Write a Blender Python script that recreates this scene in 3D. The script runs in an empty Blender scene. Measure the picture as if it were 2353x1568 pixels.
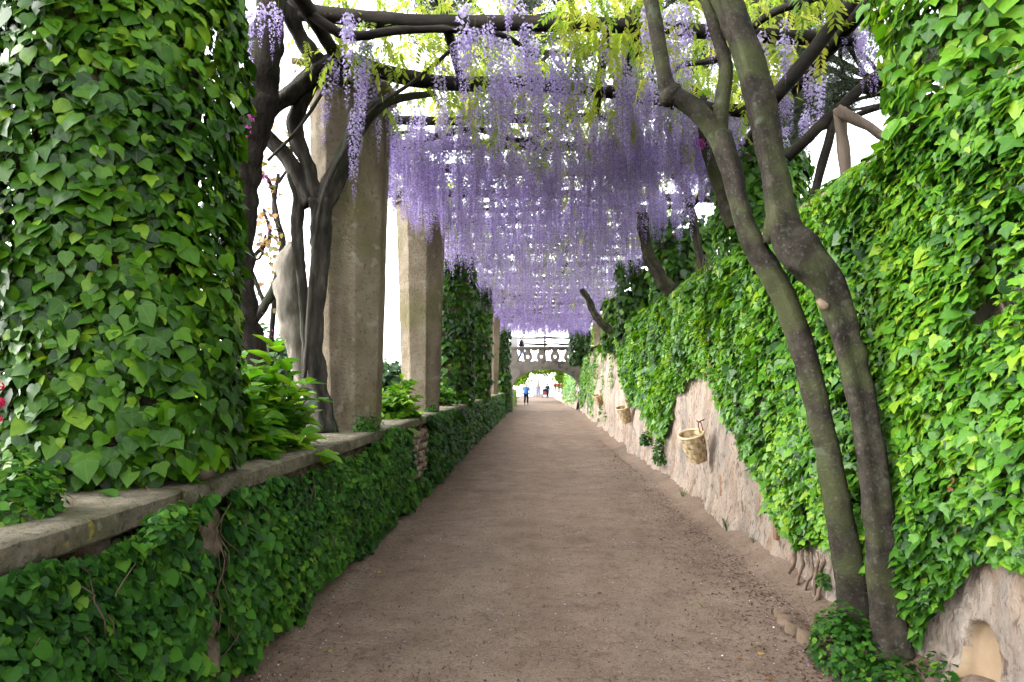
import bpy, bmesh, math, random
import numpy as np
from mathutils import Vector

R = math.radians
rng = np.random.default_rng(7)
random.seed(7)
scene = bpy.context.scene
COL = scene.collection

# ------------------------------------------------------------------ camera, world, sun, exposure
F_PX, VX, VY, CAM_H = 1600.0, 1234.0, 880.0, 1.8       # in a 2353 x 1568 frame
cam_data = bpy.data.cameras.new('camera')
cam = bpy.data.objects.new('camera', cam_data)
COL.objects.link(cam)
cam.location = (0, 0, CAM_H)
cam.rotation_euler = (R(90), 0, 0)
cam_data.sensor_width = 36.0
cam_data.lens = F_PX / 2353.0 * 36.0
cam_data.shift_x = -(VX - 1176.5) / 2353.0
cam_data.shift_y = (VY - 784.0) / 2353.0
cam_data.clip_start = 0.05
cam_data.clip_end = 20000
scene.camera = cam

SUN_EL, SUN_AZ = 31.0, -88.0          # azimuth from +Y, negative = left
world = bpy.data.worlds.new('World')
scene.world = world
world.use_nodes = True
wn, wl = world.node_tree.nodes, world.node_tree.links
wn.clear()
w_out = wn.new('ShaderNodeOutputWorld')
w_bg = wn.new('ShaderNodeBackground')
w_sky = wn.new('ShaderNodeTexSky')
w_sky.sky_type = 'NISHITA'
w_sky.sun_disc = False
w_sky.sun_elevation = R(SUN_EL)
w_sky.sun_rotation = R(SUN_AZ)
w_sky.dust_density = 1.0
w_sky.air_density = 1.0
w_hs = wn.new('ShaderNodeHueSaturation')
w_hs.inputs['Saturation'].default_value = 0.15
w_hs.inputs['Value'].default_value = 1.0
wl.new(w_sky.outputs[0], w_hs.inputs['Color'])
wl.new(w_hs.outputs[0], w_bg.inputs['Color'])
w_bg.inputs['Strength'].default_value = 0.15
wl.new(w_bg.outputs[0], w_out.inputs['Surface'])

sun_data = bpy.data.lights.new('sun', 'SUN')
sun_data.energy = 2.3
sun_data.angle = R(34)
sun_data.color = (1.0, 0.96, 0.9)
sun = bpy.data.objects.new('sun', sun_data)
COL.objects.link(sun)
sd = Vector((math.sin(R(SUN_AZ)) * math.cos(R(SUN_EL)), math.cos(R(SUN_AZ)) * math.cos(R(SUN_EL)), math.sin(R(SUN_EL))))
sun.rotation_euler = sd.to_track_quat('Z', 'Y').to_euler()

scene.view_settings.view_transform = 'Standard'
scene.view_settings.look = 'None'
scene.view_settings.exposure = 3.0
scene.view_settings.gamma = 1.0
scene.view_settings.use_curve_mapping = False
scene.render.engine = 'CYCLES'
scene.cycles.use_denoising = True
scene.cycles.max_bounces = 8
scene.cycles.diffuse_bounces = 5
scene.cycles.glossy_bounces = 2
scene.cycles.transmission_bounces = 5
scene.cycles.transparent_max_bounces = 8
scene.cycles.caustics_reflective = False
scene.cycles.caustics_refractive = False

# ------------------------------------------------------------------ helpers
def P(x, y, D):
    "a point D metres ahead that appears at x, y of the 2353-wide photograph"
    return np.array(((x - VX) * D / F_PX, D, CAM_H - (y - VY) * D / F_PX))

def tag(o, label, cat, group=None, kind=None):
    o['label'] = label
    o['category'] = cat
    if group: o['group'] = group
    if kind: o['kind'] = kind
    return o

def empty(name, loc, label, cat, group=None):
    o = bpy.data.objects.new(name, None)
    o.location = [float(v) for v in loc]
    o.empty_display_size = 0.1
    COL.objects.link(o)
    return tag(o, label, cat, group)

def mesh_data(name, V, F, attrs=None, smooth=True, mats=None, mat_idx=None):
    V = np.asarray(V, dtype=np.float32).reshape(-1, 3)
    me = bpy.data.meshes.new(name)
    if isinstance(F, np.ndarray):
        n, k = F.shape
        me.vertices.add(len(V)); me.vertices.foreach_set('co', V.ravel())
        me.loops.add(n * k); me.loops.foreach_set('vertex_index', F.astype(np.int32).ravel())
        me.polygons.add(n)
        me.polygons.foreach_set('loop_start', np.arange(0, n * k, k, dtype=np.int32))
        me.update(calc_edges=True)
    else:
        me.from_pydata(V.tolist(), [], [list(map(int, f)) for f in F])
        me.update()
    me.polygons.foreach_set('use_smooth', np.full(len(me.polygons), smooth, dtype=bool))
    for an, av in (attrs or {}).items():
        a = me.attributes.new(an, 'FLOAT', 'POINT')
        a.data.foreach_set('value', np.asarray(av, dtype=np.float32))
    for m in (mats or []): me.materials.append(m)
    if mat_idx is not None: me.polygons.foreach_set('material_index', np.asarray(mat_idx, dtype=np.int32))
    return me

def link(name, me, parent=None, loc=None):
    o = bpy.data.objects.new(name, me)
    COL.objects.link(o)
    if parent is not None:
        o.parent = parent
        if loc is None:
            o.matrix_parent_inverse = parent_inv(parent)
    if loc is not None: o.location = [float(v) for v in loc]
    return o

def parent_inv(p):
    # all things are only translated / z-rotated: build the matrix by hand (no depsgraph update needed)
    from mathutils import Matrix
    m = Matrix.Translation(p.location) @ p.rotation_euler.to_matrix().to_4x4()
    if p.parent is not None:
        m = Matrix.Translation(p.parent.location) @ p.parent.rotation_euler.to_matrix().to_4x4() @ p.matrix_parent_inverse @ m
    return m.inverted()

def mk(name, V, F, mat, parent=None, attrs=None, smooth=True, kind=None):
    o = link(name, mesh_data(name, V, F, attrs, smooth, [mat]), parent)
    if kind: o['kind'] = kind
    return o

class Bag:
    "collects shapes into one mesh"
    def __init__(s): s.V, s.F, s.n = [], [], 0
    def add(s, V, F):
        V = np.asarray(V, float).reshape(-1, 3)
        s.V.append(V); s.F += [tuple(int(i) + s.n for i in f) for f in F]; s.n += len(V)
        return s
    def get(s): return np.concatenate(s.V), s.F

def _h(i, j, k, seed):
    n = (i * 374761393 + j * 668265263 + k * 2147483647 + seed * 144269) & 0xffffffff
    n = ((n ^ (n >> 13)) * 1274126177) & 0xffffffff
    return ((n ^ (n >> 16)) & 0xffff) / 65535.0

def noise(p, scale=1.0, seed=0):
    "value noise in -1..1 on Nx3 points"
    p = np.asarray(p, float) * scale
    i = np.floor(p).astype(np.int64); f = p - i; f = f * f * (3 - 2 * f)
    out = 0
    for dx in (0, 1):
        for dy in (0, 1):
            for dz in (0, 1):
                w = (f[..., 0] if dx else 1 - f[..., 0]) * (f[..., 1] if dy else 1 - f[..., 1]) * (f[..., 2] if dz else 1 - f[..., 2])
                out = out + w * _h(i[..., 0] + dx, i[..., 1] + dy, i[..., 2] + dz, seed)
    return out * 2 - 1

def fbm(p, scale=1.0, seed=0, oct=4):
    o, a = 0, 1.0
    for k in range(oct):
        o = o + a * noise(p, scale * 2 ** k, seed + k * 17); a *= 0.5
    return o

def spline(pts, n):
    pts = np.asarray(pts, float)
    q = np.concatenate([[2 * pts[0] - pts[1]], pts, [2 * pts[-1] - pts[-2]]])
    t = np.linspace(0, len(pts) - 1, n); i = np.minimum(t.astype(int), len(pts) - 2); f = (t - i)[:, None]
    a, b, c, d = q[i], q[i + 1], q[i + 2], q[i + 3]
    return 0.5 * (2 * b + (c - a) * f + (2 * a - 5 * b + 4 * c - d) * f ** 2 + (3 * b - a - 3 * c + d) * f ** 3)

def tube(pts, radii, sides=8, step=0.06, rough=0.12, lobes=0, twist=0.0, seed=0, raw=False, nscale=9.0):
    "a tapered, uneven branch; returns V, F"
    pts = np.asarray(pts, float); radii = np.asarray(radii, float)
    if raw:
        C, r = pts, radii
    else:
        L = np.linalg.norm(np.diff(pts, axis=0), axis=1).sum()
        n = max(len(pts), int(L / step) + 1)
        X = spline(np.concatenate([pts, radii[:, None]], axis=1), n)
        C, r = X[:, :3], np.maximum(X[:, 3], radii.min() * 0.6)
    T = np.gradient(C, axis=0); T /= np.linalg.norm(T, axis=1)[:, None] + 1e-9
    u = np.cross(T[0], [0.3, 1, 0.2]); u /= np.linalg.norm(u)
    U = []
    for t in T:
        u = u - t * (u @ t); u /= np.linalg.norm(u) + 1e-9; U.append(u)
    U = np.array(U); W = np.cross(T, U)
    s = np.concatenate([[0], np.cumsum(np.linalg.norm(np.diff(C, axis=0), axis=1))])
    a = np.linspace(0, 2 * np.pi, sides, endpoint=False)
    dirs = np.cos(a)[None, :, None] * U[:, None] + np.sin(a)[None, :, None] * W[:, None]
    rr = np.repeat(r[:, None], sides, 1)
    if lobes:
        rr = rr * (1 + 0.19 * np.sin(lobes * a[None] + twist * s[:, None]) + 0.07 * np.sin((lobes + 2) * a[None] - 0.6 * twist * s[:, None] + 1))
    V = C[:, None] + dirs * rr[..., None]
    if rough:
        V = V + dirs * (rr * rough * fbm(V + seed * 3.1, nscale, seed, 3))[..., None]
    n = len(C); V = V.reshape(-1, 3)
    F = []
    for i in range(n - 1):
        for j in range(sides):
            k = (j + 1) % sides
            F.append((i * sides + j, i * sides + k, (i + 1) * sides + k, (i + 1) * sides + j))
    F.append(tuple(range(sides - 1, -1, -1))); F.append(tuple(range((n - 1) * sides, n * sides)))
    return V, F

def pxtube(pts, **k):
    "branch from (x, y, radius in photo pixels, distance)"
    p = np.array([P(x, y, D) for x, y, r, D in pts]); r = np.array([r * D / F_PX for x, y, r, D in pts])
    return tube(p, r, **k)

def boxv(x0, x1, y0, y1, z0, z1):
    V = [(x, y, z) for x in (x0, x1) for y in (y0, y1) for z in (z0, z1)]
    F = [(0, 1, 3, 2), (4, 6, 7, 5), (0, 4, 5, 1), (2, 3, 7, 6), (0, 2, 6, 4), (1, 5, 7, 3)]
    return np.array(V, float), F

def bevel_box(x0, x1, y0, y1, z0, z1, b=0.01, seg=2, cuts=0):
    bm = bmesh.new()
    V, F = boxv(x0, x1, y0, y1, z0, z1)
    vs = [bm.verts.new(v) for v in V]
    for f in F: bm.faces.new([vs[i] for i in f])
    bmesh.ops.recalc_face_normals(bm, faces=bm.faces)
    bmesh.ops.bevel(bm, geom=bm.edges[:], offset=b, segments=seg, profile=0.6, affect='EDGES')
    if cuts: bmesh.ops.subdivide_edges(bm, edges=bm.edges[:], cuts=cuts, use_grid_fill=True)
    V = np.array([v.co[:] for v in bm.verts]); bm.verts.index_update()
    F = [tuple(v.index for v in f.verts) for f in bm.faces]
    bm.free()
    return V, F

def grid(us, vs, fn):
    "grid mesh: fn(U, V) -> Nx3"
    U, Vv = np.meshgrid(us, vs, indexing='ij')
    pts = fn(U.ravel(), Vv.ravel())
    n, m = len(us), len(vs)
    i = np.arange(n - 1)[:, None] * m + np.arange(m - 1)[None]
    i = i.ravel()
    F = np.stack([i, i + m, i + m + 1, i + 1], 1)
    return pts, F

def extrude_outline(outline, y0, y1):
    "outline: list of (x, z), counter-clockwise; extruded along y"
    n = len(outline)
    V = [(x, y0, z) for x, z in outline] + [(x, y1, z) for x, z in outline]
    F = [tuple(range(n)), tuple(range(2 * n - 1, n - 1, -1))] + [(i, i + n, (i + 1) % n + n, (i + 1) % n) for i in range(n)]
    return np.array(V, float), F

# ------------------------------------------------------------------ materials
def new_mat(name):
    m = bpy.data.materials.new(name); m.use_nodes = True
    nt = m.node_tree; nt.nodes.clear()
    out = nt.nodes.new('ShaderNodeOutputMaterial')
    return m, nt, nt.nodes, nt.links, out

def ramp(nodes, stops):
    r = nodes.new('ShaderNodeValToRGB')
    e = r.color_ramp.elements
    while len(e) < len(stops): e.new(0.5)
    for el, (p, c) in zip(e, stops):
        el.position = p; el.color = (*c, 1)
    return r

def leaf_mat(name, stops, gloss=0.45, trans=0.3, spec=0.5, tint=(1.15, 1.1, 0.5), mottle=0.25, veins=0.0, nv=2.6):
    m, nt, N, L, out = new_mat(name)
    at = N.new('ShaderNodeAttribute'); at.attribute_name = 'rnd'
    geo = N.new('ShaderNodeNewGeometry')
    nz = N.new('ShaderNodeTexNoise'); nz.inputs['Scale'].default_value = 30; nz.inputs['Detail'].default_value = 3
    L.new(geo.outputs['Position'], nz.inputs['Vector'])
    ma = N.new('ShaderNodeMath'); ma.operation = 'MULTIPLY_ADD'
    L.new(nz.outputs[0], ma.inputs[0]); ma.inputs[1].default_value = mottle
    sub = N.new('ShaderNodeMath'); sub.operation = 'SUBTRACT'
    L.new(at.outputs['Fac'], sub.inputs[0]); sub.inputs[1].default_value = mottle * 0.5
    L.new(sub.outputs[0], ma.inputs[2])
    rp = ramp(N, stops); L.new(ma.outputs[0], rp.inputs[0])
    pb = N.new('ShaderNodeBsdfPrincipled')
    base = rp.outputs[0]
    if veins:      # pale ribs fanning out from the stalk
        ax, ay = N.new('ShaderNodeAttribute'), N.new('ShaderNodeAttribute'); ax.attribute_name = 'lx'; ay.attribute_name = 'ly'
        def mth(op, a, b=None):
            n_ = N.new('ShaderNodeMath'); n_.operation = op
            for k_, v_ in enumerate((a, b)):
                if v_ is None: continue
                if isinstance(v_, (int, float)): n_.inputs[k_].default_value = v_
                else: L.new(v_, n_.inputs[k_])
            return n_.outputs[0]
        an = mth('ARCTAN2', ax.outputs['Fac'], mth('MULTIPLY', ay.outputs['Fac'], -1.0))
        sn = mth('ABSOLUTE', mth('SINE', mth('MULTIPLY', an, nv)))
        dist = mth('POWER', mth('ADD', mth('MULTIPLY', ax.outputs['Fac'], ax.outputs['Fac']), mth('MULTIPLY', ay.outputs['Fac'], ay.outputs['Fac'])), 0.5)
        wd = mth('DIVIDE', 0.06, mth('MAXIMUM', dist, 0.08))
        vm = mth('MULTIPLY', mth('SUBTRACT', 1.0, mth('MINIMUM', mth('DIVIDE', sn, wd), 1.0)), veins)
        mv = N.new('ShaderNodeMix'); mv.data_type = 'RGBA'
        L.new(vm, mv.inputs[0]); L.new(base, mv.inputs[6]); mv.inputs[7].default_value = (0.33, 0.42, 0.12, 1)
        base = mv.outputs[2]
    L.new(base, pb.inputs['Base Color'])
    pb.inputs['Roughness'].default_value = gloss
    pb.inputs['Specular IOR Level'].default_value = spec
    tr = N.new('ShaderNodeBsdfTranslucent')
    mu = N.new('ShaderNodeMix'); mu.data_type = 'RGBA'; mu.blend_type = 'MULTIPLY'; mu.inputs[0].default_value = 1
    L.new(rp.outputs[0], mu.inputs[6]); mu.inputs[7].default_value = (*[t * 1.6 for t in tint], 1)
    L.new(mu.outputs[2], tr.inputs['Color'])
    mx = N.new('ShaderNodeMixShader'); mx.inputs[0].default_value = trans
    L.new(pb.outputs[0], mx.inputs[1]); L.new(tr.outputs[0], mx.inputs[2])
    L.new(mx.outputs[0], out.inputs['Surface'])
    return m

def rough_mat(name, stops, scale=4.0, detail=8.0, bump=0.4, bscale=40.0, bdist=0.02, rough=0.9, spec=0.2,
              patches=None, spots=None, stretch=None, attr=None):
    """noise-coloured surface; patches: (colour, scale, threshold, softness, amount) list of stains; spots: (colour, scale, size)"""
    m, nt, N, L, out = new_mat(name)
    tc = N.new('ShaderNodeNewGeometry')
    vec = tc.outputs['Position']
    if stretch:
        mp = N.new('ShaderNodeVectorMath'); mp.operation = 'MULTIPLY'; mp.inputs[1].default_value = stretch
        L.new(vec, mp.inputs[0]); vec = mp.outputs[0]
    nz = N.new('ShaderNodeTexNoise'); nz.inputs['Scale'].default_value = scale; nz.inputs['Detail'].default_value = detail
    nz.inputs['Roughness'].default_value = 0.65
    L.new(vec, nz.inputs['Vector'])
    rp = ramp(N, stops); L.new(nz.outputs[0], rp.inputs[0])
    colo = rp.outputs[0]
    for k, pt in enumerate(patches or []):
        c, s, th, so, am = pt[:5]
        n2 = N.new('ShaderNodeTexNoise'); n2.inputs['Scale'].default_value = s; n2.inputs['Detail'].default_value = 6
        ad = N.new('ShaderNodeVectorMath'); ad.operation = 'ADD'; ad.inputs[1].default_value = (13.7 * (k + 1), 5.1 * k, 7.7 * k)
        if len(pt) > 5:
            ms = N.new('ShaderNodeVectorMath'); ms.operation = 'MULTIPLY'; ms.inputs[1].default_value = pt[5]
            L.new(tc.outputs['Position'], ms.inputs[0]); L.new(ms.outputs[0], ad.inputs[0])
        else: L.new(vec, ad.inputs[0])
        L.new(ad.outputs[0], n2.inputs['Vector'])
        r2 = ramp(N, [(th, (0, 0, 0)), (min(1, th + so), (am, am, am))]); L.new(n2.outputs[0], r2.inputs[0])
        mx = N.new('ShaderNodeMix'); mx.data_type = 'RGBA'
        L.new(r2.outputs[0], mx.inputs[0]); L.new(colo, mx.inputs[6]); mx.inputs[7].default_value = (*c, 1)
        colo = mx.outputs[2]
    for k, (c, s, size) in enumerate(spots or []):
        vo = N.new('ShaderNodeTexVoronoi'); vo.inputs['Scale'].default_value = s
        L.new(tc.outputs['Position'], vo.inputs['Vector'])
        r2 = ramp(N, [(size, (1, 1, 1)), (size + 0.06, (0, 0, 0))]); L.new(vo.outputs['Distance'], r2.inputs[0])
        n3 = N.new('ShaderNodeTexNoise'); n3.inputs['Scale'].default_value = s * 0.25; L.new(tc.outputs['Position'], n3.inputs['Vector'])
        r3 = ramp(N, [(0.48, (0, 0, 0)), (0.6, (1, 1, 1))]); L.new(n3.outputs[0], r3.inputs[0])
        mm = N.new('ShaderNodeMath'); mm.operation = 'MULTIPLY'; L.new(r2.outputs[0], mm.inputs[0]); L.new(r3.outputs[0], mm.inputs[1])
        mx = N.new('ShaderNodeMix'); mx.data_type = 'RGBA'
        L.new(mm.outputs[0], mx.inputs[0]); L.new(colo, mx.inputs[6]); mx.inputs[7].default_value = (*c, 1)
        colo = mx.outputs[2]
    if attr:   # per-piece brightness
        a = N.new('ShaderNodeAttribute'); a.attribute_name = attr
        mr = N.new('ShaderNodeMapRange'); mr.inputs[3].default_value = 0.65; mr.inputs[4].default_value = 1.35
        L.new(a.outputs['Fac'], mr.inputs[0])
        mu = N.new('ShaderNodeVectorMath'); mu.operation = 'SCALE'
        L.new(colo, mu.inputs[0]); L.new(mr.outputs[0], mu.inputs['Scale']); colo = mu.outputs[0]
    pb = N.new('ShaderNodeBsdfPrincipled')
    L.new(colo, pb.inputs['Base Color']); pb.inputs['Roughness'].default_value = rough
    pb.inputs['Specular IOR Level'].default_value = spec
    nb = N.new('ShaderNodeTexNoise'); nb.inputs['Scale'].default_value = bscale; nb.inputs['Detail'].default_value = 6
    nb.inputs['Roughness'].default_value = 0.7
    L.new(vec, nb.inputs['Vector'])
    bp = N.new('ShaderNodeBump'); bp.inputs['Strength'].default_value = bump; bp.inputs['Distance'].default_value = bdist
    L.new(nb.outputs[0], bp.inputs['Height']); L.new(bp.outputs[0], pb.inputs['Normal'])
    L.new(pb.outputs[0], out.inputs['Surface'])
    return m

def attr_mat(name, stops, attr='rnd', rough=0.6, trans=0.0):
    m, nt, N, L, out = new_mat(name)
    at = N.new('ShaderNodeAttribute'); at.attribute_name = attr
    rp = ramp(N, stops); L.new(at.outputs['Fac'], rp.inputs[0])
    pb = N.new('ShaderNodeBsdfPrincipled'); L.new(rp.outputs[0], pb.inputs['Base Color'])
    pb.inputs['Roughness'].default_value = rough; pb.inputs['Specular IOR Level'].default_value = 0.25
    if trans:
        tr = N.new('ShaderNodeBsdfTranslucent'); L.new(rp.outputs[0], tr.inputs['Color'])
        mx = N.new('ShaderNodeMixShader'); mx.inputs[0].default_value = trans
        L.new(pb.outputs[0], mx.inputs[1]); L.new(tr.outputs[0], mx.inputs[2]); L.new(mx.outputs[0], out.inputs['Surface'])
    else:
        L.new(pb.outputs[0], out.inputs['Surface'])
    return m

M = {}
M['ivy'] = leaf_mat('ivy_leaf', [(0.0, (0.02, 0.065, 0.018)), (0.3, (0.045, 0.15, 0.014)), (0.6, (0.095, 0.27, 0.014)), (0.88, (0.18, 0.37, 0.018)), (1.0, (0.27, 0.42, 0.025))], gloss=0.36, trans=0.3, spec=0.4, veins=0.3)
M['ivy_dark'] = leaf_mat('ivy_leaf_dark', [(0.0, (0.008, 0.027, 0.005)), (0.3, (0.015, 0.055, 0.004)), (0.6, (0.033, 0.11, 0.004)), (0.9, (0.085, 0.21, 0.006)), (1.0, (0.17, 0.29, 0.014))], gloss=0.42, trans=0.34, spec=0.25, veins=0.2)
M['creeper'] = leaf_mat('creeper_leaf', [(0.0, (0.012, 0.045, 0.012)), (0.4, (0.028, 0.105, 0.012)), (0.75, (0.055, 0.175, 0.014)), (1.0, (0.13, 0.26, 0.022))], gloss=0.5, trans=0.32, spec=0.2, veins=0.08, nv=4)
M['hydrangea'] = leaf_mat('hydrangea_leaf', [(0.0, (0.03, 0.10, 0.012)), (0.5, (0.085, 0.25, 0.014)), (1.0, (0.24, 0.42, 0.03))], gloss=0.4, trans=0.42, spec=0.4)
M['wist_leaf'] = leaf_mat('wisteria_leaf', [(0.0, (0.15, 0.29, 0.05)), (0.5, (0.30, 0.40, 0.08)), (1.0, (0.46, 0.48, 0.13))], gloss=0.5, trans=0.62, spec=0.3, tint=(1.1, 1.0, 0.5))
M['spring_leaf'] = leaf_mat('spring_leaf', [(0.0, (0.11, 0.24, 0.03)), (0.5, (0.22, 0.38, 0.04)), (1.0, (0.38, 0.46, 0.08))], gloss=0.5, trans=0.45, spec=0.3)
M['copper_leaf'] = leaf_mat('copper_leaf', [(0.0, (0.2, 0.28, 0.07)), (0.5, (0.38, 0.32, 0.15)), (1.0, (0.5, 0.33, 0.22))], gloss=0.4, trans=0.45, spec=0.4, tint=(1, 0.8, 0.6))
M['far_leaf'] = leaf_mat('far_leaf', [(0.0, (0.03, 0.07, 0.04)), (0.5, (0.06, 0.13, 0.06)), (1.0, (0.12, 0.2, 0.08))], gloss=0.6, trans=0.3, spec=0.2)
M['needle'] = leaf_mat('pine_needle', [(0.0, (0.02, 0.035, 0.02)), (0.5, (0.04, 0.06, 0.03)), (1.0, (0.08, 0.1, 0.05))], gloss=0.5, trans=0.2, spec=0.3)
M['petal'] = attr_mat('wisteria_petal', [(0.0, (0.74, 0.67, 0.88)), (0.4, (0.52, 0.40, 0.74)), (0.75, (0.27, 0.145, 0.5)), (0.98, (0.15, 0.07, 0.31)), (1.0, (0.25, 0.3, 0.08))], rough=0.7, trans=0.5)
M['pink'] = attr_mat('pink_petal', [(0.0, (0.75, 0.4, 0.6)), (0.5, (0.6, 0.1, 0.45)), (1.0, (0.45, 0.03, 0.35))], rough=0.7, trans=0.3)
M['red_petal'] = attr_mat('red_petal', [(0.0, (0.7, 0.03, 0.06)), (1.0, (0.5, 0.01, 0.1))], rough=0.6, trans=0.25)
M['dry'] = attr_mat('dry_leaf', [(0.0, (0.10, 0.045, 0.02)), (0.4, (0.25, 0.13, 0.06)), (0.7, (0.35, 0.27, 0.06)), (1.0, (0.16, 0.2, 0.05))], rough=0.8)
M['litter'] = attr_mat('litter', [(0.0, (0.03, 0.018, 0.012)), (0.3, (0.09, 0.045, 0.025)), (0.5, (0.17, 0.095, 0.05)), (0.75, (0.2, 0.16, 0.12)), (1.0, (0.33, 0.29, 0.24))], rough=0.9)
M['petal_fallen'] = attr_mat('petal_fallen', [(0.0, (0.8, 0.75, 0.85)), (0.6, (0.55, 0.42, 0.72)), (1.0, (0.45, 0.15, 0.5))], rough=0.8)

M['path'] = rough_mat('path_earth', [(0.25, (0.175, 0.118, 0.083)), (0.45, (0.25, 0.176, 0.127)), (0.62, (0.30, 0.218, 0.16)), (0.8, (0.36, 0.273, 0.207))],
                      scale=2.2, detail=12, bump=0.8, bscale=75, bdist=0.025, rough=0.95,
                      patches=[((0.13, 0.087, 0.062), 0.9, 0.55, 0.25, 0.45), ((0.30, 0.232, 0.178), 1.3, 0.5, 0.25, 0.4, (1.0, 0.1, 1.0)), ((0.15, 0.102, 0.073), 2.0, 0.54, 0.25, 0.35, (1.0, 0.09, 1.0)), ((0.10, 0.064, 0.043), 38, 0.56, 0.07, 0.5), ((0.40, 0.32, 0.25), 55, 0.6, 0.05, 0.5), ((0.10, 0.058, 0.036), 7, 0.58, 0.12, 0.4), ((0.07, 0.046, 0.032), 110, 0.58, 0.05, 0.45)])
M['plaster'] = rough_mat('old_plaster', [(0.3, (0.42, 0.285, 0.19)), (0.45, (0.58, 0.445, 0.34)), (0.6, (0.66, 0.54, 0.435)), (0.75, (0.71, 0.61, 0.52))],
                         scale=2.5, detail=12, bump=1.0, bscale=24, bdist=0.09, stretch=(1, 1, 0.42), rough=0.95,
                         patches=[((0.40, 0.24, 0.135), 3.5, 0.58, 0.12, 0.7), ((0.30, 0.27, 0.24), 1.6, 0.56, 0.12, 0.6), ((0.20, 0.13, 0.09), 15, 0.58, 0.07, 0.75), ((0.20, 0.13, 0.09), 34, 0.6, 0.05, 0.6), ((0.33, 0.29, 0.25), 5, 0.55, 0.1, 0.5, (1, 1, 0.5))])
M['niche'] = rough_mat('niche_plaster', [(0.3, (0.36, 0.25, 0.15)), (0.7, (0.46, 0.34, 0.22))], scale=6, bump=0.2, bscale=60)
M['rubble'] = rough_mat('rubble_mortar', [(0.3, (0.09, 0.07, 0.05)), (0.5, (0.19, 0.145, 0.10)), (0.7, (0.30, 0.24, 0.18))], scale=7, bump=0.9, bscale=28, bdist=0.03,
                        patches=[((0.05, 0.07, 0.03), 3, 0.55, 0.15, 0.6)])
M['stone'] = rough_mat('field_stone', [(0.3, (0.17, 0.13, 0.09)), (0.5, (0.28, 0.22, 0.16)), (0.7, (0.38, 0.32, 0.25))], scale=9, bump=0.6, bscale=35, attr='rnd')
M['coping'] = rough_mat('coping_concrete', [(0.3, (0.11, 0.095, 0.06)), (0.48, (0.21, 0.18, 0.12)), (0.65, (0.31, 0.27, 0.195))], scale=6, detail=12, bump=1.0, bscale=45, bdist=0.035, rough=0.75,
                        patches=[((0.085, 0.095, 0.035), 2.2, 0.48, 0.15, 0.65), ((0.05, 0.042, 0.03), 30, 0.58, 0.06, 0.5), ((0.45, 0.36, 0.06), 9, 0.66, 0.05, 0.7), ((0.45, 0.42, 0.36), 12, 0.62, 0.08, 0.4)])
M['pillar'] = rough_mat('pillar_render', [(0.3, (0.25, 0.195, 0.13)), (0.5, (0.34, 0.275, 0.19)), (0.7, (0.42, 0.35, 0.255))], scale=3, detail=12, bump=1.0, bscale=26, bdist=0.07, rough=0.95,
                        patches=[((0.2, 0.185, 0.075), 1.1, 0.48, 0.16, 0.7), ((0.15, 0.12, 0.08), 3.0, 0.55, 0.1, 0.55, (1, 1, 0.18)), ((0.24, 0.18, 0.12), 6, 0.58, 0.08, 0.5), ((0.16, 0.12, 0.075), 24, 0.59, 0.05, 0.55), ((0.52, 0.46, 0.36), 5, 0.63, 0.04, 0.5)])
M['pillar_cap'] = rough_mat('pillar_cap', [(0.3, (0.2, 0.175, 0.10)), (0.6, (0.34, 0.3, 0.2))], scale=6, bump=0.6, bscale=30,
                            patches=[((0.07, 0.09, 0.02), 4, 0.5, 0.1, 0.8)])
M['bridge'] = rough_mat('bridge_stone', [(0.3, (0.14, 0.12, 0.096)), (0.5, (0.22, 0.19, 0.155)), (0.7, (0.30, 0.265, 0.22))], scale=1.6, detail=9, bump=0.4, bscale=12, bdist=0.03,
                        patches=[((0.06, 0.055, 0.042), 2.5, 0.6, 0.06, 0.7), ((0.27, 0.245, 0.215), 1.7, 0.62, 0.04, 0.5)])
M['bark_smooth'] = rough_mat('smooth_bark', [(0.3, (0.016, 0.012, 0.009)), (0.5, (0.04, 0.032, 0.023)), (0.72, (0.085, 0.072, 0.05))], scale=9, detail=10, bump=0.7, bscale=60, bdist=0.02, rough=0.8,
                             patches=[((0.075, 0.085, 0.03), 3.2, 0.46, 0.16, 0.8), ((0.12, 0.112, 0.09), 40, 0.58, 0.08, 0.55), ((0.11, 0.13, 0.085), 9, 0.62, 0.08, 0.6), ((0.008, 0.006, 0.005), 2.2, 0.58, 0.15, 0.6)],
                             spots=[((0.13, 0.125, 0.10), 150, 0.16)])
M['bark_vine'] = rough_mat('vine_bark', [(0.3, (0.022, 0.019, 0.014)), (0.5, (0.06, 0.052, 0.04)), (0.75, (0.14, 0.125, 0.1))], scale=9, detail=9, bump=1.0, bscale=26, bdist=0.05, rough=0.85,
                           stretch=(1, 1, 0.22), patches=[((0.06, 0.085, 0.04), 3, 0.56, 0.12, 0.6)])
M['bark_pale'] = rough_mat('pale_bark', [(0.3, (0.09, 0.075, 0.055)), (0.5, (0.24, 0.21, 0.165)), (0.75, (0.42, 0.38, 0.31))], scale=7, detail=9, bump=0.9, bscale=20, bdist=0.03, rough=0.9,
                           stretch=(1, 1, 0.3), patches=[((0.03, 0.022, 0.018), 5, 0.66, 0.06, 0.8)])
M['bark_pine'] = rough_mat('pine_bark', [(0.3, (0.02, 0.016, 0.013)), (0.5, (0.05, 0.04, 0.032)), (0.75, (0.1, 0.08, 0.065))], scale=12, detail=9, bump=1.0, bscale=20, bdist=0.12, rough=0.95,
                           stretch=(1, 1, 0.35), patches=[((0.045, 0.06, 0.015), 2.5, 0.55, 0.12, 0.6)])
M['beam'] = rough_mat('dark_log', [(0.3, (0.014, 0.012, 0.010)), (0.5, (0.034, 0.028, 0.022)), (0.75, (0.075, 0.06, 0.045))], scale=6, detail=8, bump=0.6, bscale=25, bdist=0.02, rough=0.85,
                      stretch=(0.25, 1, 1))
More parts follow.
